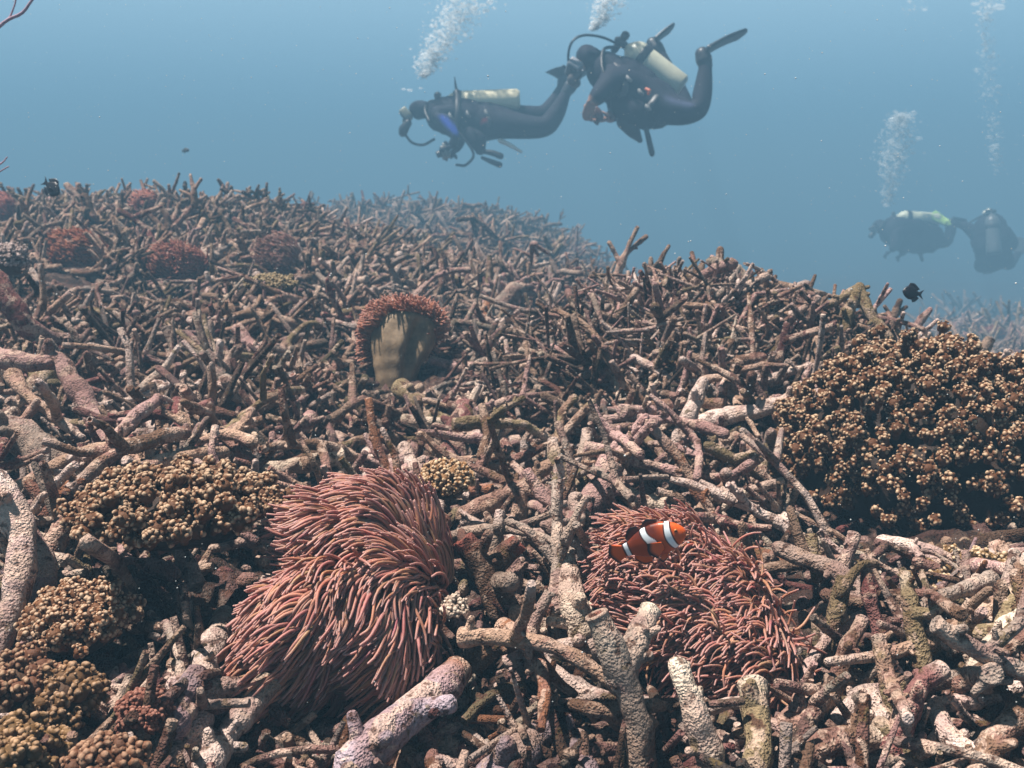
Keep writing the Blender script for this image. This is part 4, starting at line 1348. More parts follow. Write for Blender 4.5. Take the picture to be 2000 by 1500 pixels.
def clownfish():
    d = 0.972
    nose, tail = Q(1338, 1034, d), Q(1218, 1076, d + .022)
    up = unit(CU * 1.0 - CX * .15 - CF * .25)
    X, Y, Z = fish_frame(nose, tail, up)
    L = np.linalg.norm(nose - tail)
    HK = 1.10
    root = empty("clownfish", (nose + tail) / 2 - Z * .014, "orange clownfish with white bands resting among the tentacles of the shaggy anemone", "fish")

    def W(p):
        p = np.asarray(p)
        return nose + p[..., 0:1] * -X * L + p[..., 1:2] * Y * L + p[..., 2:3] * Z * L * HK
    OR, DK, WH, BK = np.array([.58, .090, .010]), np.array([.085, .014, .007]), np.array([.80, .84, .86]), np.array([.018, .010, .012])
    t = np.concatenate([[0, .006, .02], np.linspace(.04, 1, 150)])
    hh = np.interp(t, [0, .006, .02, .05, .1, .2, .32, .45, .6, .75, .88, 1], [.004, .035, .062, .098, .138, .188, .222, .232, .215, .165, .105, .082])
    ww = np.interp(t, [0, .006, .02, .05, .1, .2, .35, .5, .7, .88, 1], [.003, .030, .048, .068, .088, .110, .118, .108, .075, .035, .018])
    zc = np.interp(t, [0, .2, .5, 1], [-.02, .0, .0, .0])
    S = 72
    ph = np.linspace(0, 2 * np.pi, S + 1)[:-1]
    c, s = np.cos(ph), np.sin(ph)
    P = np.stack([np.broadcast_to(t[:, None], (len(t), S)), ww[:, None] * np.sign(c) * np.abs(c) ** .9, zc[:, None] + hh[:, None] * s], -1)
    idx = np.arange(len(t) * S).reshape(len(t), S)
    q = np.stack([idx[:-1], np.roll(idx[:-1], -1, 1), np.roll(idx[1:], -1, 1), idx[1:]], -1).reshape(-1, 4)
    tt, zz = P[..., 0], P[..., 2]
    top = np.clip((zz + .02) / .2, 0, 1)[..., None]
    dk_ = np.clip((tt - .20) / .22, 0, 1)[..., None] * (.50 + .48 * top)
    col = OR * (1 - dk_) + DK * dk_

    def band(c0, hw, edge=.022):
        nonlocal col
        dd = np.abs(tt - c0) - hw
        inb = np.clip(-dd / .006 + .5, 0, 1)[..., None]
        ine = (np.clip((edge - dd) / .006 + .5, 0, 1))[..., None] * (1 - inb)
        col = col * (1 - ine * .92) + BK * ine * .92
        col = col * (1 - inb) + WH * inb
    band(.205 + .035 * np.cos(zz * 8) - .16 * (zz + .03) * 0, .034 + .012 * np.cos(zz * 9))
    band(.585 - .075 * np.exp(-(zz / .09) ** 2), .042 + .030 * np.exp(-(zz / .10) ** 2))
    band(.935, .032)
    mesh_np("body", W(P).reshape(-1, 3), [q], M_FISH, col.reshape(-1, 3), root)
    org = lambda u, v: OR * (1 - np.clip((u - .72) / .12, 0, 1))[..., None] + BK * np.clip((u - .72) / .12, 0, 1)[..., None]
    dork = lambda u, v: (DK * (1 - np.clip((u - .55) / .2, 0, 1))[..., None] + BK * np.clip((u - .55) / .2, 0, 1)[..., None])

    def fin(name, a, b, side=(0, 1, 0), thick=.006, colf=org, lab=None):
        g = Geo()
        Sf = fin_sheet(a, b, thick)
        g2 = Geo()
        sheet_geo(g2, Sf, side, thick, colf)
        V = W(np.concatenate(g2.V))
        g.add(V, np.concatenate(g2.Fq), col=np.concatenate(g2.C))
        o = g.build(name, M_FISH, root)
        if lab: o["label"] = lab
    fin("dorsal_fin", [(.30, 0, .205), (.45, 0, .225), (.58, 0, .212)], [(.36, 0, .27), (.48, 0, .315), (.60, 0, .245)], colf=dork)
    fin("dorsal_fin", [(.60, 0, .20), (.72, 0, .165), (.86, 0, .105)], [(.66, 0, .275), (.80, 0, .27), (.90, 0, .15)], colf=dork, lab="rear dorsal fin with a broad dark edge")
    fin("anal_fin", [(.62, 0, -.205), (.74, 0, -.165), (.86, 0, -.105)], [(.68, 0, -.29), (.80, 0, -.28), (.90, 0, -.15)])
    fin("tail_fin", [(.985, 0, -.08), (1.0, 0, 0), (.985, 0, .08)], [(1.17, .02, -.15), (1.25, .03, 0), (1.17, .02, .15)])
    near = np.sign(-(Y @ CF))
    for sg in (near, -near):
        fin("pectoral_fin", [(.36, sg * .108, -.03), (.365, sg * .108, -.075), (.38, sg * .10, -.12)], [(.545, sg * .21, .055), (.60, sg * .215, -.07), (.52, sg * .17, -.205)], side=(0, 0, .3), thick=.02)
        fin("pelvic_fin", [(.36, sg * .03, -.205), (.42, sg * .03, -.212), (.46, sg * .03, -.21)], [(.44, sg * .06, -.30), (.50, sg * .06, -.315), (.54, sg * .05, -.27)], side=(0, 1, 0))
        g = Geo()
        V, F = blobs(W(np.array([[.115, sg * .083, .055]])), np.array([.028 * L]), ICO3)
        g.add(V, tris=F, col=(.35, .12, .02))
        eye = g.build("eye", M_FISH, root)
        g = Geo()
        V, F = blobs(W(np.array([[.112, sg * .094, .055]])), np.array([.0205 * L]), ICO2)
        g.add(V, tris=F, col=(.006, .005, .006))
        pu = g.build("pupil", M_FISH)
        pu.parent = eye
        pu.matrix_parent_inverse = Matrix.Translation(-(root.location + eye.location))
    return root


clownfish()


def damselfish(label, px, py, d, length_px, face, tilt=0., col=(.012, .011, .016), group="dark damselfish", deep=.30, cat="fish"):
    """small deep-bodied dark fish; face -1 looks towards -X"""
    s = d / 2000
    L = length_px * s
    X = unit(CX * face * math.cos(tilt) + CU * math.sin(tilt) - CF * .25)
    nose = Q(px, py, d) + X * L * .5
    Z = unit(CU - X * (CU @ X))
    Y = np.cross(Z, X)
    root = empty("damselfish", Q(px, py, d), label, cat, group)
    W = lambda p: nose - np.asarray(p)[..., 0:1] * X * L + np.asarray(p)[..., 1:2] * Y * L + np.asarray(p)[..., 2:3] * Z * L
    t = np.concatenate([[0, .01], np.linspace(.03, .80, 30)])
    hh = np.interp(t, [0, .01, .06, .15, .3, .45, .6, .72, .80], [.005, .05, .13, .22, deep, deep, .21, .11, .075])
    ww = np.interp(t, [0, .01, .1, .3, .6, .8], [.005, .03, .075, .095, .05, .018])
    ph = np.linspace(0, 2 * np.pi, 29)[:-1]
    P = np.stack([np.broadcast_to(t[:, None], (len(t), 28)), ww[:, None] * np.cos(ph), hh[:, None] * np.sin(ph)], -1)
    idx = np.arange(len(t) * 28).reshape(len(t), 28)
    q = np.stack([idx[:-1], np.roll(idx[:-1], -1, 1), np.roll(idx[1:], -1, 1), idx[1:]], -1).reshape(-1, 4)
    mesh_np("body", W(P).reshape(-1, 3), [q], M_FISH, np.array(col), root)
    for nm, a, b in (("tail_fin", [(.78, 0, -.07), (.80, 0, 0), (.78, 0, .07)], [(1.04, 0, -.22), (.92, 0, 0), (1.04, 0, .22)]),
                     ("dorsal_fin", [(.25, 0, deep * .93), (.45, 0, deep * .95), (.68, 0, .12)], [(.32, 0, deep + .10), (.55, 0, deep + .10), (.82, 0, .20)]),
                     ("anal_fin", [(.45, 0, -deep * .93), (.55, 0, -.22), (.70, 0, -.11)], [(.52, 0, -deep - .10), (.66, 0, -deep - .05), (.82, 0, -.18)]),
                     ("pectoral_fin", [(.26, -.09, .0), (.27, -.09, -.04), (.28, -.09, -.08)], [(.42, -.17, .03), (.46, -.18, -.06), (.40, -.15, -.14)])):
        g = Geo()
        sheet_geo(g, fin_sheet(a, b, .006, (5, 9)), (0, 1, 0), .008, lambda u, v: np.broadcast_to(np.array(col), u.shape + (3,)))
        g.V = [W(v) for v in g.V]
        g.build(nm, M_FISH, root)
    g = Geo()
    for sg in (1, -1):
        V, F = blobs(W(np.array([[.10, sg * .062, .05]])), np.array([.026 * L]), ICO1)
        g.add(V, tris=F, col=(.06, .06, .065))
    g.build("eye", M_FISH, root)


damselfish("small black fish hovering over the big brown coral, seen against the blue water", 1783, 572, 1.75, 46, -1, R_(8))
damselfish("dark fish with spread tail dipping its head towards the back ridge", 100, 366, 2.7, 48, 1, R_(-38))
damselfish("tiny faint fish alone in the open water above the back ridge", 362, 294, 6.5, 17, 1, R_(5), col=(.03, .03, .035), group=None, deep=.2)
# ------------------------------------------------------------------ divers
def skin_body(name, joints, bones, root_joint, parent, colf, mat):
    """one continuous body: joints {name: (point, radius)}, grown with a Skin modifier and baked"""
    names = list(joints)
    me = bpy.data.meshes.new(name)
    base = np.array(parent.location)
    me.from_pydata([tuple(np.asarray(joints[k][0]) - base) for k in names], [(names.index(a), names.index(b)) for a, b in bones], [])
    o = bpy.data.objects.new(name, me)
    C.objects.link(o)
    m = o.modifiers.new("skin", 'SKIN')
    m.use_smooth_shade = True
    for k, sv in zip(names, me.skin_vertices[0].data):
        r = joints[k][1]
        sv.radius = (r, r) if np.isscalar(r) else r
        sv.use_root = (k == root_joint)
    sub = o.modifiers.new("sub", 'SUBSURF')
    sub.levels = sub.render_levels = 2
    dg = bpy.context.evaluated_depsgraph_get()
    ev = o.evaluated_get(dg)
    nm = bpy.data.meshes.new_from_object(ev)
    o.modifiers.clear()
    o.data = nm
    bpy.data.meshes.remove(me)
    nm.name = name
    V = np.empty(len(nm.vertices) * 3)
    nm.vertices.foreach_get("co", V)
    V = V.reshape(-1, 3) + base
    for at in [a for a in nm.attributes if a.name == "Col"]:
        nm.attributes.remove(at)
    a = nm.attributes.new("Col", 'FLOAT_COLOR', 'POINT')
    c4 = np.ones((len(V), 4), dtype=np.float32)
    c4[:, :3] = colf(V)
    a.data.foreach_set("color", c4.ravel())
    nm.materials.clear()
    nm.materials.append(mat)
    nm.polygons.foreach_set("use_smooth", np.ones(len(nm.polygons), dtype=bool))
    o.parent = parent
    return o


def tube_obj(name, pts, r, mat, col, parent, S=12, K=16, end='round', start='round', flat=None, amp=0, label=None):
    P = spline(pts, K)
    r = np.asarray(r, dtype=float)
    R = np.interp(np.linspace(0, 1, K), np.linspace(0, 1, len(np.atleast_1d(r))), np.atleast_1d(r))
    V, q, c = tubes(P, R, S, amp, 20, start, end, np.array(col), flat=flat)
    o = mesh_np(name, V, [q], mat, c, parent)
    if label: o["label"] = label
    return o


def flipper(parent, ankle, toe, tip, side, w0, w1, col, label=None):
    """swim fin: a foot pocket and a ribbed blade"""
    ankle, toe, tip, side = (np.asarray(v, dtype=float) for v in (ankle, toe, tip, side))
    o = tube_obj("swim_fin", [ankle, (ankle + toe) / 2, toe], [.052, .062, .055], M_GEAR, col, parent, label=label)
    ax = unit(tip - toe)
    side = unit(side - ax * (side @ ax))
    up = np.cross(ax, side)
    n0, n1 = 16, 11
    u, v = np.meshgrid(np.linspace(0, 1, n0), np.linspace(-1, 1, n1), indexing='ij')
    L = np.linalg.norm(tip - toe)
    wd = w0 + (w1 - w0) * u
    Sf = toe + ax * ((u - .12 * v ** 2 * u) * L)[..., None] + side * (v * wd)[..., None] + up * (.05 * L * np.sin(u * 2.2) + .012 * (np.abs(v) > .85))[..., None]
    g = Geo()
    sheet_geo(g, Sf, up, .010, lambda a, b: np.broadcast_to(np.array(col), a.shape + (3,)))
    b = g.build("blade", M_GEAR)
    b.parent = o
    b.matrix_parent_inverse = Matrix.Translation(-(parent.location + o.location))


def tank(parent, a, b, r, col, strapcol, valve=True, strap_t=.2):
    """cylinder with a domed shoulder at a (valve end) and a flat boot at b"""
    a, b = np.asarray(a, dtype=float), np.asarray(b, dtype=float)
    L = np.linalg.norm(b - a)
    ax = unit(b - a)
    ts = [0, .02, .06, .11, .17, .22, .5, .8, .97, .99, 1.0]
    fs = [.22, .30, .55, .80, .95, 1, 1, 1, 1, .96, .88]
    P = a + ax * (np.array(ts) * L)[:, None]
    V, q, c = tubes(P, r * np.array(fs), 28, 0, 1, 'none', 'flat', np.array(col))
    t = mesh_np("scuba_tank", V, [q], M_METAL, c, parent)

    def sub(name, V, q, mat, c):
        o = mesh_np(name, V, q, mat, c)
        o.parent = t
        o.matrix_parent_inverse = Matrix.Translation(-(parent.location + t.location))
        return o
    for k in (strap_t, strap_t + .3):
        Ps = a + ax * (np.linspace(k, k + .085, 4) * L)[:, None]
        V, q, c = tubes(Ps, np.full(4, r * 1.05), 28, 0, 1, 'flat', 'flat', np.array(strapcol))
        sub("strap", V, [q], M_GEAR, c)
        if k > .4: break
        break
    if valve:
        V, q, c = tubes(np.stack([a - ax * .075, a - ax * .03, a + ax * .01]), np.array([.026, .03, .026]), 12, 0, 1, 'round', 'flat', np.array((.05, .05, .055)))
        s1 = unit(np.cross(ax, CF))
        V2, q2, c2 = tubes(np.stack([a - ax * .05 - s1 * .07, a - ax * .05, a - ax * .05 + s1 * .06]), np.array([.03, .022, .034]), 12, 0, 1, 'round', 'round', np.array((.02, .02, .022)))
        sub("valve", np.concatenate([V, V2]), [np.concatenate([q, q2 + len(V)])], M_GEAR, np.concatenate([c, c2]))
    return t


def mask(parent, eye, fwd, up, wd=.085, hgt=.055, frame=(.02, .02, .025), skirt=(.03, .03, .035), label=None):
    """dive mask: soft skirt, framed lens, strap"""
    eye, fwd, up = np.asarray(eye), unit(fwd), None if up is None else unit(up)
    up = unit(up - fwd * (up @ fwd))
    sd_ = np.cross(fwd, up)
    g = Geo()
    box_geo(g, eye, sd_ * wd, up * hgt, fwd * .038, skirt)
    g.add(*[x for x in tubes(eye + up * -.03 + np.stack([fwd * .0, fwd * .05, fwd * .062]) - up * np.array([[0], [.005], [.03]]), np.array([.02, .022, .014]), 10, 0, 1, 'round', 'round', np.array(skirt))[:2]], col=skirt)
    m = g.build("mask", M_GEAR, parent)
    if label: m["label"] = label
    g = Geo()
    box_geo(g, eye + fwd * .030, sd_ * wd * .86, up * hgt * .74, fwd * .013, (.05, .07, .08))
    o = g.build("lens", M_GLASS)
    o.parent = m
    o.matrix_parent_inverse = Matrix.Translation(-(parent.location + m.location))


def hand(parent, wrist, reach, palm_n, col, curl=.9, size=.19, name="hand"):
    """palm, four unequal bent fingers and a thumb from the palm's side, closed a little"""
    wrist, ax = np.asarray(wrist, dtype=float), unit(reach)
    pn = unit(np.asarray(palm_n) - ax * (np.asarray(palm_n) @ ax))
    sd_ = np.cross(ax, pn)
    g = Geo()
    pl = size * .52
    V, q, c = tubes(np.stack([wrist - ax * .02, wrist + ax * pl * .35, wrist + ax * pl * .8, wrist + ax * pl]), np.array([.030, .042, .046, .040]), 14, 0, 1, 'round', 'round', np.array(col), flat=.5)
    g.add(V, q, col=c)
    for k, (off, ln) in enumerate(((-.031, .40), (-.0105, .46), (.0105, .43), (.031, .34))):
        p = wrist + ax * pl * .95 + sd_ * off
        pts, a = [p - ax * .02, p], 0.
        for seg in (.42, .33, .25):
            a += curl * .62
            pts.append(pts[-1] + (ax * math.cos(a) + pn * math.sin(a)) * size * ln * seg)
        V, q, c = tubes(spline(pts, 10), np.interp(np.linspace(0, 1, 10), [0, 1], [.0105, .008]), 8, 0, 1, 'round', 'round', np.array(col))
        g.add(V, q, col=c)
    p = wrist + ax * pl * .30 - sd_ * .036
    pts = [p, p - sd_ * .028 + ax * .03 + pn * .01, p - sd_ * .030 + ax * .062 + pn * .03, p - sd_ * .016 + ax * .082 + pn * .048]
    V, q, c = tubes(spline(pts, 9), np.linspace(.0135, .009, 9), 8, 0, 1, 'round', 'round', np.array(col))
    g.add(V, q, col=c)
    return g.build(name, M_SUIT, parent)


SUIT = np.array([.012, .013, .024])
SKINC = np.array([.40, .22, .16])


def suit_colors(face=None, face_r=.0, stripes=(), bare=()):
    def f(V):
        c = np.broadcast_to(SUIT, V.shape).copy()
        for a, b, r, col in stripes:
            a, b = np.asarray(a), np.asarray(b)
            t = np.clip(((V - a) @ (b - a)) / ((b - a) @ (b - a)), 0, 1)
            dist = np.linalg.norm(V - (a + t[:, None] * (b - a)), axis=1)
            k = np.clip((r - dist) / (r * .3), 0, 1)[:, None]
            c = c * (1 - k) + np.array(col) * k
        if face is not None:
            k = np.clip((face_r - np.linalg.norm(V - face, axis=1)) / (face_r * .25), 0, 1)[:, None]
            c = c * (1 - k) + SKINC * k
        for p, r in bare:
            k = np.clip((r - np.linalg.norm(V - np.asarray(p), axis=1)) / (r * .2), 0, 1)[:, None]
            c = c * (1 - k) + SKINC * k
        return c
    return f


def held_camera(label, p, size, col, lens_dir, group=None):
    r = empty("underwater_camera", p, label, "camera", group)
    g = Geo()
    fw = unit(lens_dir)
    u = unit(np.cross(fw, CU))
    v = np.cross(u, fw)
    box_geo(g, p, u * size, v * size * .72, fw * size * .5, col)
    for sg in (1, -1):
        V, q, c = tubes(np.stack([p + u * sg * size * 1.15 - v * size * .7, p + u * sg * size * 1.2, p + u * sg * size * 1.1 + v * size * .7]), np.array([.014, .018, .014]), 10, 0, 1, 'round', 'round', np.array(col))
        g.add(V, q, col=c)
    g.build("housing", M_GEAR, r)
    V, q, c = tubes(np.stack([p + fw * size * .3, p + fw * size * .8, p + fw * size * 1.0]), np.array([size * .42, size * .42, size * .38]), 18, 0, 1, 'flat', 'flat', np.array((.03, .03, .035)))
    mesh_np("lens_port", V, [q], M_GEAR, c, r)
    return r


# ---- first diver: level in the water, seen from the side, looking down to the reef
def diver_blue_sleeve():
    d = 9.2
    q = lambda x, y, o=0.: Q(x, y, d + o)
    pel = q(968, 238)
    root = empty("person", pel, "diver swimming level with a cream tank and a blue stripe on the sleeve", "person", "divers")
    J = {'pelvis': (pel, .150), 'belly': (q(930, 236), .150), 'chest': (q(884, 230), .165), 'neck': (q(846, 219), .072), 'head': (q(818, 210), .104), 'face': (q(802, 226), .082),
         'hipa': (q(985, 246, -.11), .135), 'kneea': (q(1068, 250, -.13), .105), 'shina': (q(1090, 215, -.12), .082), 'anka': (q(1106, 180, -.12), .046), 'toea': (q(1120, 160, -.12), .040),
         'hipb': (q(985, 228, .11), .125), 'kneeb': (q(1064, 226, .14), .095), 'shinb': (q(1085, 195, .14), .064), 'ankb': (q(1099, 168, .14), .045), 'toeb': (q(1104, 150, .14), .04),
         'sha': (q(862, 226, -.18), .082), 'elba': (q(893, 268, -.24), .056), 'wria': (q(880, 287, -.20), .036),
         'shb': (q(866, 232, .18), .080), 'elbb': (q(902, 276, .22), .056), 'wrib': (q(886, 296, .10), .036)}
    B = [('pelvis', 'belly'), ('belly', 'chest'), ('chest', 'neck'), ('neck', 'head'), ('head', 'face'), ('pelvis', 'hipa'), ('hipa', 'kneea'), ('kneea', 'shina'), ('shina', 'anka'), ('anka', 'toea'),
         ('pelvis', 'hipb'), ('hipb', 'kneeb'), ('kneeb', 'shinb'), ('shinb', 'ankb'), ('ankb', 'toeb'), ('chest', 'sha'), ('sha', 'elba'), ('elba', 'wria'), ('chest', 'shb'), ('shb', 'elbb'), ('elbb', 'wrib')]
    fwd = unit(q(785, 236) - q(815, 212))
    face = J['face'][0] + fwd * .05
    st = [(q(842, 212, -.27), q(898, 258, -.31), .055, (.02, .05, .34)), (q(940, 234, -.18), q(955, 239, -.18), (.022), (.28, .03, .035))]
    skin_body("body", J, B, 'pelvis', root, suit_colors(face, .075, st), M_SUIT)
    mask(root, q(793, 224), fwd, unit(q(818, 190) - q(812, 212)), .080, .055, skirt=(.22, .23, .18), label="mask with a pale yellowish skirt")
    tube_obj("regulator", [q(797, 240, -.05), q(789, 252, -.03), q(787, 259, .02)], [.035, .045, .04], M_GEAR, (.015, .015, .018), root)
    tube_obj("hose", [q(790, 260), q(804, 278), q(826, 283), q(848, 272)], [.012], M_GEAR, (.015, .015, .018), root, S=8)
    tube_obj("hose", [q(855, 196), q(838, 200), q(830, 214, -.12), q(838, 236, -.2)], [.013], M_GEAR, (.015, .015, .018), root, S=8)
    tube_obj("buoyancy_vest", [q(862, 224), q(885, 228), q(925, 236), q(962, 238)], [.15, .188, .185, .16], M_SUIT, SUIT * .9, root, S=20, amp=.08)
    tube_obj("vest_pocket", [q(918, 262, -.12), q(932, 275, -.12), q(938, 292, -.10)], [.07, .085, .05], M_SUIT, SUIT * .8, root)
    tube_obj("octopus_hose", [q(900, 262, -.2), q(925, 300, -.2), q(910, 322, -.15), q(892, 322, -.12)], [.012], M_GEAR, (.015, .015, .018), root, S=8)
    tube_obj("gauge", [q(945, 296, -.15), q(962, 299, -.15), q(978, 305, -.15)], [.020, .026, .028], M_GEAR, (.02, .021, .024), root)
    tube_obj("gauge", [q(942, 308, -.12), q(958, 315, -.12), q(976, 322, -.12)], [.014, .022, .026], M_GEAR, (.02, .021, .024), root)
    tube_obj("dive_knife", [q(978, 275, -.14), q(997, 284, -.14), q(1017, 296, -.14)], [.030, .028, .018], M_GEAR, (.85, .85, .76), root, flat=.7, label="white flat stick clipped under the hip")
    for a, b in ((878, 262), (912, 258), (948, 256)):
        tube_obj("buckle", [q(a, b - 40, -.225), q(a + 2, b - 34, -.23), q(a + 5, b - 30, -.228)], [.012, .016, .012], M_GEAR, (.20, .20, .20), root, K=5, S=8)
    tube_obj("waist_strap", [q(955, 212, -.10), q(957, 228, -.19), q(956, 248, -.18), q(950, 265, -.08)], [.022], M_GEAR, (.05, .05, .055), root, flat=.4)
    tank(root, q(866, 199, .02), q(1013, 194, .02), .092, (.80, .74, .52), (.02, .02, .025), strap_t=.15)
    tube_obj("strap_tail", [q(893, 182, -.02), q(890, 168, -.04), q(888, 152, -.05)], [.034, .026, .010], M_GEAR, (.02, .02, .024), root, flat=.45)
    tube_obj("shoulder_strap", [q(893, 178, -.12), q(894, 215, -.20), q(890, 245, -.2)], [.024], M_GEAR, (.02, .02, .024), root, flat=.4)
    flipper(root, J['anka'][0], J['toea'][0], q(1172, 128, -.05), CF, .085, .115, (.02, .022, .03))
    flipper(root, J['ankb'][0], J['toeb'][0], q(1079, 136, .0), CX, .08, .11, (.03, .032, .04))
    hand(root, J['wria'][0], q(868, 293, -.14) - J['wria'][0], CF, SUIT * 1.2, name="glove")
    hand(root, J['wrib'][0], q(874, 306, .02) - J['wrib'][0], -CF, SUIT * 1.2, name="glove")
    return q


_q = diver_blue_sleeve()
held_camera("small underwater camera with bright front held by the blue-sleeved diver", _q(869, 297, -.08), .075, (.20, .20, .19), unit(np.array([-1., -.2, -.35])))


# ---- second diver: nearer, sinking head first, knees bent
def diver_bent_knees():
    d = 7.6
    q = lambda x, y, o=0.: Q(x, y, d + o)
    pel = q(1285, 205)
    root = empty("person", pel, "bigger diver with bent knees, a hooded head down and a greenish cream tank", "person", "divers")
    J = {'pelvis': (pel, .165), 'belly': (q(1248, 185), .175), 'chest': (q(1208, 155), .18), 'neck': (q(1172, 128), .082), 'head': (q(1147, 108), .138), 'face': (q(1132, 128), .10),
         'hipa': (q(1300, 212, -.12), .125), 'tha': (q(1335, 219, -.16), .115), 'kneea': (q(1366, 218, -.18), .088), 'shina': (q(1374, 170, -.17), .072), 'anka': (q(1378, 128, -.16), .050), 'toea': (q(1372, 106, -.16), .045),
         'hipb': (q(1298, 212, .12), .125), 'kneeb': (q(1345, 226, .22), .088), 'shinb': (q(1322, 170, .30), .07), 'ankb': (q(1288, 104, .36), .05), 'toeb': (q(1275, 86, .38), .045),
         'sha': (q(1192, 160, -.20), .092), 'elba': (q(1166, 190, -.28), .066), 'wria': (q(1152, 205, -.24), .042),
         'shb': (q(1196, 168, .20), .09), 'elbb': (q(1205, 222, .2), .066), 'wrib': (q(1186, 231, .05), .042)}
    B = [('pelvis', 'belly'), ('belly', 'chest'), ('chest', 'neck'), ('neck', 'head'), ('head', 'face'), ('pelvis', 'hipa'), ('hipa', 'tha'), ('tha', 'kneea'), ('kneea', 'shina'), ('shina', 'anka'), ('anka', 'toea'),
         ('pelvis', 'hipb'), ('hipb', 'kneeb'), ('kneeb', 'shinb'), ('shinb', 'ankb'), ('ankb', 'toeb'), ('chest', 'sha'), ('sha', 'elba'), ('elba', 'wria'), ('chest', 'shb'), ('shb', 'elbb'), ('elbb', 'wrib')]
    fwd = unit(q(1112, 148, -.06) - q(1146, 108))
    face = J['face'][0] + fwd * .06
    st = [(q(1290, 188, -.26), q(1345, 200, -.28), .05, (.06, .07, .13))]
    skin_body("body", J, B, 'pelvis', root, suit_colors(face, .085, st, bare=[(J['wria'][0], .075), (J['wrib'][0], .075)]), M_SUIT)
    mask(root, q(1121, 134, -.05), fwd, unit(q(1120, 98) - q(1146, 108)), .085, .055, skirt=(.26, .27, .30), label="mask with a pale skirt")
    tube_obj("regulator", [q(1128, 146, -.08), q(1120, 155, -.06), q(1124, 162, .0)], [.035, .048, .04], M_GEAR, (.07, .06, .06), root)
    tube_obj("hose", [q(1216, 92, -.05), q(1180, 74, -.10), q(1140, 69, -.14), q(1116, 84, -.16), q(1110, 118, -.12), q(1120, 150, -.06)], [.0095], M_GEAR, (.012, .012, .015), root, S=8, K=30)
    tube_obj("hose", [q(1210, 92), q(1180, 96, -.1), q(1176, 130, -.2), q(1190, 168, -.26)], [.0125], M_GEAR, (.012, .012, .015), root, S=8)
    tube_obj("buoyancy_vest", [q(1184, 140), q(1212, 160), q(1250, 190), q(1282, 206)], [.15, .196, .205, .17], M_SUIT, SUIT * .9, root, S=20, amp=.08)
    tube_obj("vest_pocket", [q(1215, 205, -.12), q(1240, 222, -.12), q(1262, 236, -.08)], [.09, .11, .07], M_SUIT, SUIT * .8, root)
    tube_obj("dump_pull", [q(1262, 174, -.26), q(1268, 178, -.27), q(1267, 184, -.27)], [.012, .016, .010], M_GEAR, (.45, .10, .03), root, label="small orange pull tag")
    tube_obj("octopus", [q(1222, 236, -.1), q(1238, 258, -.1), q(1250, 274, -.08)], [.07, .050, .020], M_GEAR, (.018, .018, .022), root, label="dark tapering spare regulator hanging below the vest")
    tube_obj("gauge", [q(1260, 244, -.1), q(1266, 268, -.1), q(1273, 297, -.1)], [.028, .034, .036], M_GEAR, (.018, .019, .022), root, flat=.6, label="long dark gauge console hanging down")
    for a, b in ((1225, 150), (1248, 176), (1262, 206)):
        tube_obj("buckle", [q(a, b, -.235), q(a + 3, b + 5, -.24), q(a + 7, b + 8, -.238)], [.012, .016, .012], M_GEAR, (.20, .20, .20), root, K=5, S=8)
    tube_obj("shoulder_strap", [q(1200, 118, -.10), q(1214, 140, -.20), q(1222, 168, -.22), q(1212, 196, -.18)], [.026], M_GEAR, (.05, .045, .05), root, flat=.4)
    tube_obj("waist_strap", [q(1290, 168, -.10), q(1280, 190, -.21), q(1262, 214, -.21), q(1250, 232, -.12)], [.024], M_GEAR, (.05, .05, .055), root, flat=.4)
    tank(root, q(1222, 90, .02), q(1328, 172, .02), .104, (.52, .52, .40), (.015, .015, .02), strap_t=.26)
    flipper(root, J['anka'][0], J['toea'][0], q(1458, 70, -.05), CF, .095, .105, (.016, .017, .024))
    flipper(root, J['ankb'][0], J['toeb'][0], q(1316, 57, .42), CF, .09, .11, (.016, .017, .024))
    hand(root, J['wria'][0], q(1149, 222, -.18) - J['wria'][0], CF * .6 + CX * .6, SKINC, name="hand")
    hand(root, J['wrib'][0], q(1168, 234, -.02) - J['wrib'][0], CU, SKINC, name="hand")
    return q


_q = diver_bent_knees()
held_camera("dark reddish underwater camera gripped by the diver with bent knees", _q(1166, 226, -.10), .060, (.10, .045, .04), unit(np.array([-1., -.25, -.45])))


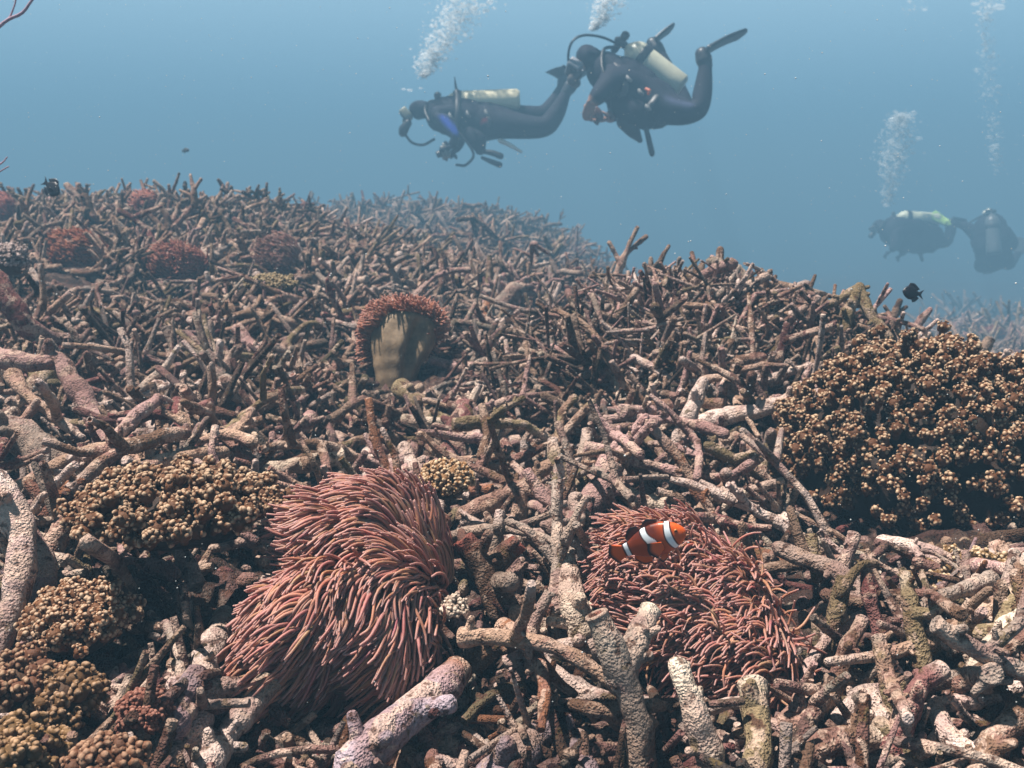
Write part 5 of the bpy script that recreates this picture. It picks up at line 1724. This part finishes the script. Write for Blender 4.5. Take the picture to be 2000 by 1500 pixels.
# ---- two faint divers farther off
def diver_green_fin():
    d = 18.0
    q = lambda x, y, o=0.: Q(x, y, d + o)
    pel = q(1815, 462)
    root = empty("person", pel, "faint far diver with a pale tank and a lime green swim fin raised", "person", "divers")
    J = {'pelvis': (pel, .17), 'chest': (q(1762, 454), .20), 'neck': (q(1736, 446), .08), 'head': (q(1717, 440), .115), 'face': (q(1708, 450), .085),
         'hipa': (q(1826, 468, -.1), .12), 'kneea': (q(1852, 476, -.14), .09), 'anka': (q(1855, 446, -.12), .05), 'toea': (q(1850, 434, -.12), .045),
         'hipb': (q(1826, 462, .1), .12), 'kneeb': (q(1850, 470, .14), .09), 'ankb': (q(1862, 445, .12), .05), 'toeb': (q(1858, 432, .12), .045),
         'sha': (q(1752, 458, -.2), .09), 'elba': (q(1748, 482, -.25), .065), 'wria': (q(1738, 492, -.2), .042),
         'shb': (q(1756, 460, .2), .09), 'elbb': (q(1768, 486, .25), .065), 'wrib': (q(1760, 498, .2), .042)}
    J = {k: (p, r * 1.38) for k, (p, r) in J.items()}
    B = [('pelvis', 'chest'), ('chest', 'neck'), ('neck', 'head'), ('head', 'face'), ('pelvis', 'hipa'), ('hipa', 'kneea'), ('kneea', 'anka'), ('anka', 'toea'), ('pelvis', 'hipb'), ('hipb', 'kneeb'), ('kneeb', 'ankb'),
         ('ankb', 'toeb'), ('chest', 'sha'), ('sha', 'elba'), ('elba', 'wria'), ('chest', 'shb'), ('shb', 'elbb'), ('elbb', 'wrib')]
    skin_body("body", J, B, 'pelvis', root, suit_colors(J['face'][0], .07), M_SUIT)
    mask(root, q(1705, 447), unit(q(1695, 458) - q(1717, 440)), CU, .085, .055)
    tube_obj("regulator", [q(1706, 456), q(1701, 461)], [.045, .045], M_GEAR, (.015, .015, .018), root, K=5)
    tube_obj("hose", [q(1752, 424), q(1732, 430, -.1), q(1716, 446, -.15), q(1703, 460)], [.014], M_GEAR, (.015, .015, .018), root, S=8)
    tube_obj("buoyancy_vest", [q(1746, 452), q(1785, 462), q(1814, 464)], [.26, .32, .26], M_SUIT, SUIT, root, S=18, amp=.08)
    tube_obj("gauge", [q(1790, 486), q(1797, 496), q(1801, 508)], [.03, .035, .03], M_GEAR, (.018, .019, .022), root)
    tank(root, q(1750, 424), q(1832, 430), .125, (.62, .66, .50), (.02, .02, .025), strap_t=.24)
    flipper(root, J['anka'][0], J['toea'][0], q(1822, 416, -.1), CF * .5 + CU, .09, .13, (.45, .70, .22), label="lime green swim fin")
    flipper(root, J['ankb'][0], J['toeb'][0], q(1888, 440, .1), CU, .08, .1, (.02, .022, .03))
    hand(root, J['wria'][0], q(1730, 498, -.15) - J['wria'][0], CX, SUIT * 1.3, name="glove")
    hand(root, J['wrib'][0], q(1750, 505, .15) - J['wrib'][0], CX, SUIT * 1.3, name="glove")


def diver_facing_away():
    d = 17.5
    q = lambda x, y, o=0.: Q(x, y, d + o)
    pel = q(1940, 500, .1)
    root = empty("person", pel, "faint far diver seen from behind as a dark upright shape with a white tank top", "person", "divers")
    J = {'pelvis': (pel, .19), 'chest': (q(1934, 458, .05), .21), 'neck': (q(1932, 436, .1), .08), 'head': (q(1930, 424, .16), .115),
         'hipa': (q(1922, 508, .12), .13), 'kneea': (q(1916, 522, .45), .09), 'anka': (q(1925, 512, .82), .05), 'toea': (q(1925, 506, .9), .045),
         'hipb': (q(1960, 506, .12), .13), 'kneeb': (q(1970, 516, .42), .09), 'ankb': (q(1985, 500, .72), .05), 'toeb': (q(1990, 493, .8), .045),
         'sha': (q(1904, 456, .05), .10), 'elba': (q(1888, 442, .1), .068), 'wria': (q(1874, 437, .1), .045),
         'shb': (q(1964, 456, .05), .10), 'elbb': (q(1982, 478, .05), .07), 'wrib': (q(1974, 490, .0), .045)}
    J = {k: (p, r * 1.38) for k, (p, r) in J.items()}
    B = [('pelvis', 'chest'), ('chest', 'neck'), ('neck', 'head'), ('pelvis', 'hipa'), ('hipa', 'kneea'), ('kneea', 'anka'), ('anka', 'toea'), ('pelvis', 'hipb'), ('hipb', 'kneeb'), ('kneeb', 'ankb'), ('ankb', 'toeb'),
         ('chest', 'sha'), ('sha', 'elba'), ('elba', 'wria'), ('chest', 'shb'), ('shb', 'elbb'), ('elbb', 'wrib')]
    skin_body("body", J, B, 'pelvis', root, suit_colors(), M_SUIT)
    tube_obj("buoyancy_vest", [q(1934, 446), q(1936, 472), q(1939, 500)], [.27, .335, .28], M_SUIT, SUIT, root, S=18, amp=.08)
    tank(root, q(1936, 418, -.16), q(1942, 496, -.28), .125, (.10, .11, .12), (.02, .02, .025), strap_t=.3)
    tube_obj("tank_cover", [q(1922, 416, -.08), q(1932, 412, -.1), q(1941, 418, -.1)], [.03, .045, .03], M_GEAR, (.80, .80, .66), root, label="white cap on the tank's top")
    tube_obj("hose", [q(1934, 414, -.1), q(1912, 424), q(1892, 436, .1), q(1880, 440, .1)], [.014], M_GEAR, (.02, .02, .022), root, S=8)
    flipper(root, J['anka'][0], J['toea'][0], q(1934, 532, 1.3), CX, .09, .12, (.02, .022, .03))
    flipper(root, J['ankb'][0], J['toeb'][0], q(1995, 462, 1.1), CX, .09, .12, (.05, .06, .07))
    hand(root, J['wria'][0], -CX, CU, SUIT * 1.3, name="glove")
    hand(root, J['wrib'][0], q(1962, 496, -.05) - J['wrib'][0], CX, SUIT * 1.3, name="glove")


diver_green_fin()
diver_facing_away()


# ------------------------------------------------------------------ air bubbles, drifting specks
def plume(label, path, d, n, rmax, faint=False, big=()):
    """path: (x, y, half width in photo pixels) from the mouth upwards"""
    t = rng.uniform(0, 1, n) ** .9
    k = np.linspace(0, 1, len(path))
    x, y, wd = (np.interp(t, k, [p[i] for p in path]) for i in range(3))
    P = np.stack([Q(a + rng.normal(0, .55) * c, b + rng.normal(0, .25) * c, d + rng.normal(0, .45) * c * d / 2000) for a, b, c in zip(x, y, wd)])
    r = np.minimum(rmax, rmax * .115 * np.exp(rng.normal(.30, .68, n)))
    R = np.stack([r * rng.uniform(1, 1.6, n), r * rng.uniform(1, 1.6, n), r * rng.uniform(.5, .9, n)], -1)
    g = Geo()
    V, F = blobs(P, R, ICO1)
    g.add(V, tris=F)
    for bx, by, br in big:
        s = d / 2000
        V, F = blobs(Q(bx, by, d)[None], np.array([[br * s * 1.5, br * s, br * s * .55]]), ICO3, amp=.3, freq=12)
        g.add(V, tris=F)
    o = g.build("air_bubbles", M_BUBBLE)
    tag(o, label, "bubbles", "bubble plumes", "stuff")


plume("bright plume of air bubbles rising from the diver with the blue sleeve stripe", [(826, 152, 8), (840, 120, 24), (862, 85, 34), (885, 45, 38), (905, 10, 46), (915, -30, 50)], 9.1, 3200, .030,
      big=[(800, 176, 4), (788, 174, 3), (822, 172, 3), (944, 10, 5), (884, 62, 4), (850, 60, 3)])
plume("short plume of air bubbles leaving the picture above the diver with bent knees", [(1158, 58, 7), (1172, 36, 18), (1188, 8, 26), (1196, -25, 32)], 7.5, 1300, .026, big=[(1157, 56, 5)])
plume("faint pale plume capped by two flat bubbles over the far diver with the lime fin", [(1735, 400, 10), (1742, 350, 18), (1746, 310, 32), (1752, 275, 28), (1758, 240, 24), (1762, 225, 18)], 17.4, 2600, .052,
      big=[(1746, 233, 8), (1769, 227, 7), (1740, 250, 4)])
plume("thin scattered plume of bubbles over the far diver seen from behind", [(1945, 345, 8), (1948, 280, 16), (1935, 200, 22), (1932, 140, 22), (1930, 90, 16), (1922, 30, 14), (1935, 0, 20)], 17.4, 1100, .05,
      big=[(1950, 14, 9), (1905, 8, 6), (1946, 283, 4), (1946, 242, 3), (1924, 100, 4)])
plume("few small bubbles high above the far diver with the lime fin", [(1770, 30, 12), (1785, 18, 18), (1800, 5, 20)], 17.4, 60, .036, big=[(1806, 19, 4), (1776, 2, 3)])


def specks():
    n = 4200
    d = np.exp(rng.uniform(math.log(.7), math.log(5), n))
    x, y = rng.uniform(-50, 2050, n), rng.uniform(-50, 1400, n)
    P = d[:, None] * (CF + ((x - 1000) / 2000)[:, None] * CX + ((750 - y) / 2000)[:, None] * CU)
    k = P[:, 2] > ground(P[:, 0], P[:, 1]) + .05
    P, d = P[k], d[k]
    r = rng.uniform(.00015, .00045, len(P)) * np.sqrt(d) * np.exp(rng.normal(0, .35, len(P)))
    V, F = blobs(P, r, ICO1)
    g = Geo()
    g.add(V, tris=F, col=(.55, .56, .54))
    o = g.build("drifting_specks", M_GEAR)
    tag(o, "pale specks drifting in the water all over the picture", "specks", kind="stuff")


specks()


# ------------------------------------------------------------------ sea whip entering at the picture's left edge
def sea_whip():
    g = Geo()
    d = 1.9
    foot = Q(-150, 560, d)
    foot[2] = ground(foot[0], foot[1])
    def twig(pts, r0, r1):
        P = spline([Q(*p) for p in pts], 26)
        P = P + np.stack([vnoise(P * 40 + s) for s in (0, 9, 18)], -1) * .003
        V, q, c = tubes(P, np.linspace(r0, r1, 26), 8, .15, 120, 'round', 'round', np.array((.33, .22, .27)))
        g.add(V, q, col=c)
    f = [proj(foot[None])[k][0] for k in range(2)]
    twig([(f[0], f[1], d), (-120, 330, d), (-70, 130, d), (0, 52, d), (40, 28, d), (66, -5, d), (75, -40, d)], .0055, .0016)
    twig([(0, 52, d), (22, 30, d), (32, -20, d)], .0022, .0012)
    twig([(-110, 300, d), (-50, 335, d), (0, 320, d), (13, 308, d)], .0028, .0012)
    twig([(-90, 320, d), (-30, 345, d), (17, 326, d)], .0022, .0011)
    twig([(-75, 150, d), (-40, 60, d), (-10, 5, d)], .0028, .0012)
    o = g.build("sea_whip", M_TWIG, origin=foot)
    tag(o, "thin pinkish sea whip whose twig tips poke in at the picture's edge above the ridge", "sea whip")


sea_whip()
# ------------------------------------------------------------------ labels of the scattered branches and colonies
MARKS = [("folded anemone", 660, 1150), ("clownfish's anemone", 1350, 1165), ("upright anemone", 790, 665), ("big brown coral", 1790, 900), ("tan knobbly cushion", 335, 990),
         ("pale V-shaped branch", 1880, 1385), ("large pale forked branch", 400, 1370), ("two-armed coral stump", 1215, 1330), ("staghorn mound's tallest branch", 1225, 510),
         ("long roof-shaped branch", 460, 620), ("low purplish-brown anemone", 345, 515), ("rust-brown anemone", 150, 490), ("long arched branch", 150, 760), ("brick-tipped forked stump", 950, 1110),
         ("very long pale branch", 1500, 795), ("tent-like coral pieces", 1678, 610), ("small brown tuft", 872, 945), ("wine-red leaning branch", 1790, 1390), ("rust-brown coral blade", 948, 620),
         ("far right diver's drop-off", 1900, 560), ("hazy far bank", 850, 440), ("dark fish", 98, 376)]
SHADE = {'pale': 'pale', 'pink': 'pink', 'tan': 'tan', 'lilac': 'lilac', 'grey': 'grey', 'maroon': 'dark red', 'olive': 'olive', 'rust': 'rusty', 'cream': 'cream', 'brown': 'brown'}


def where(x, y):
    ds = [math.hypot((x - a) / 1.2, y - b) for _, a, b in MARKS]
    i = int(np.argmin(ds))
    nm, a, b = MARKS[i]
    dx, dy = x - a, y - b
    if dy > abs(dx) * .8: rel = "below"
    elif dy < -abs(dx) * .8: rel = "above"
    elif dx > 0: rel = "to the right of"
    else: rel = "to the left of"
    return i, rel, "%s the %s" % (rel, nm)


def name_all(recs, noun, cat, group):
    rows = []
    for h in recs:
        o = h['o']
        if h.get('label'):
            tag(o, h['label'], cat)
            continue
        x, y, d = proj(h['P'])
        cx_, cy_ = float(np.clip(x.mean(), 0, 2000)), float(np.clip(y.mean(), 0, 1500))
        sz = math.hypot(np.ptp(x), np.ptp(y))
        if 'main' in h:
            a, b = h['main'][0], h['main'][-1]
            ax, ay, ad = proj(np.stack([a, b]))
            ang = math.degrees(math.atan2(abs(ay[1] - ay[0]), abs(ax[1] - ax[0])))
            pose = "upright" if ang > 62 else ("slanting" if ang > 24 else "level")
            form = {1: "unforked", 2: "two-pronged"}.get(h['arms'], "three-pronged")
        else:
            pose, form = "bushy", ("dense" if h['n'] > 11 else "sparse")
        rows.append(dict(o=o, x=cx_, y=cy_, sz=sz, col=SHADE[h['col']], pose=pose, form=form, wh=where(cx_, cy_)))
    by = {}
    for r in rows:
        by.setdefault((r['col'], r['pose'], r['form'], r['wh'][2]), []).append(r)
    for k, l in by.items():
        core = "%s %s %s %s %s" % (k[2], k[1], k[0], noun, k[3])
        if len(l) == 1:
            names = [core]
        elif len(l) == 2:
            l.sort(key=lambda r: -r['sz'])
            names = ["larger " + core, "smaller " + core] if l[0]['sz'] > 1.25 * l[1]['sz'] else None
            if names is None:
                l.sort(key=lambda r: r['y'])
                names = ["upper " + core, "lower " + core]
        else:
            l.sort(key=lambda r: r['y'])
            ordn = ["topmost", "second from top", "third from top", "fourth from top", "fifth from top", "sixth from top", "seventh from top", "eighth from top"]
            names = [ordn[min(i, 7)] + " " + core for i in range(len(l) - 1)] + ["lowest " + core]
        for r, n in zip(l, names):
            n = " ".join(n.replace("dead coral branch", "coral branch").split()[:16]) if len(n.split()) > 16 else n
            tag(r['o'], n, cat, group)


name_all(HEROES, "dead coral branch", "dead coral", "dead staghorn branches strewn over the reef")
name_all(COLONIES, "staghorn colony", "coral", "staghorn colonies standing on the reef")
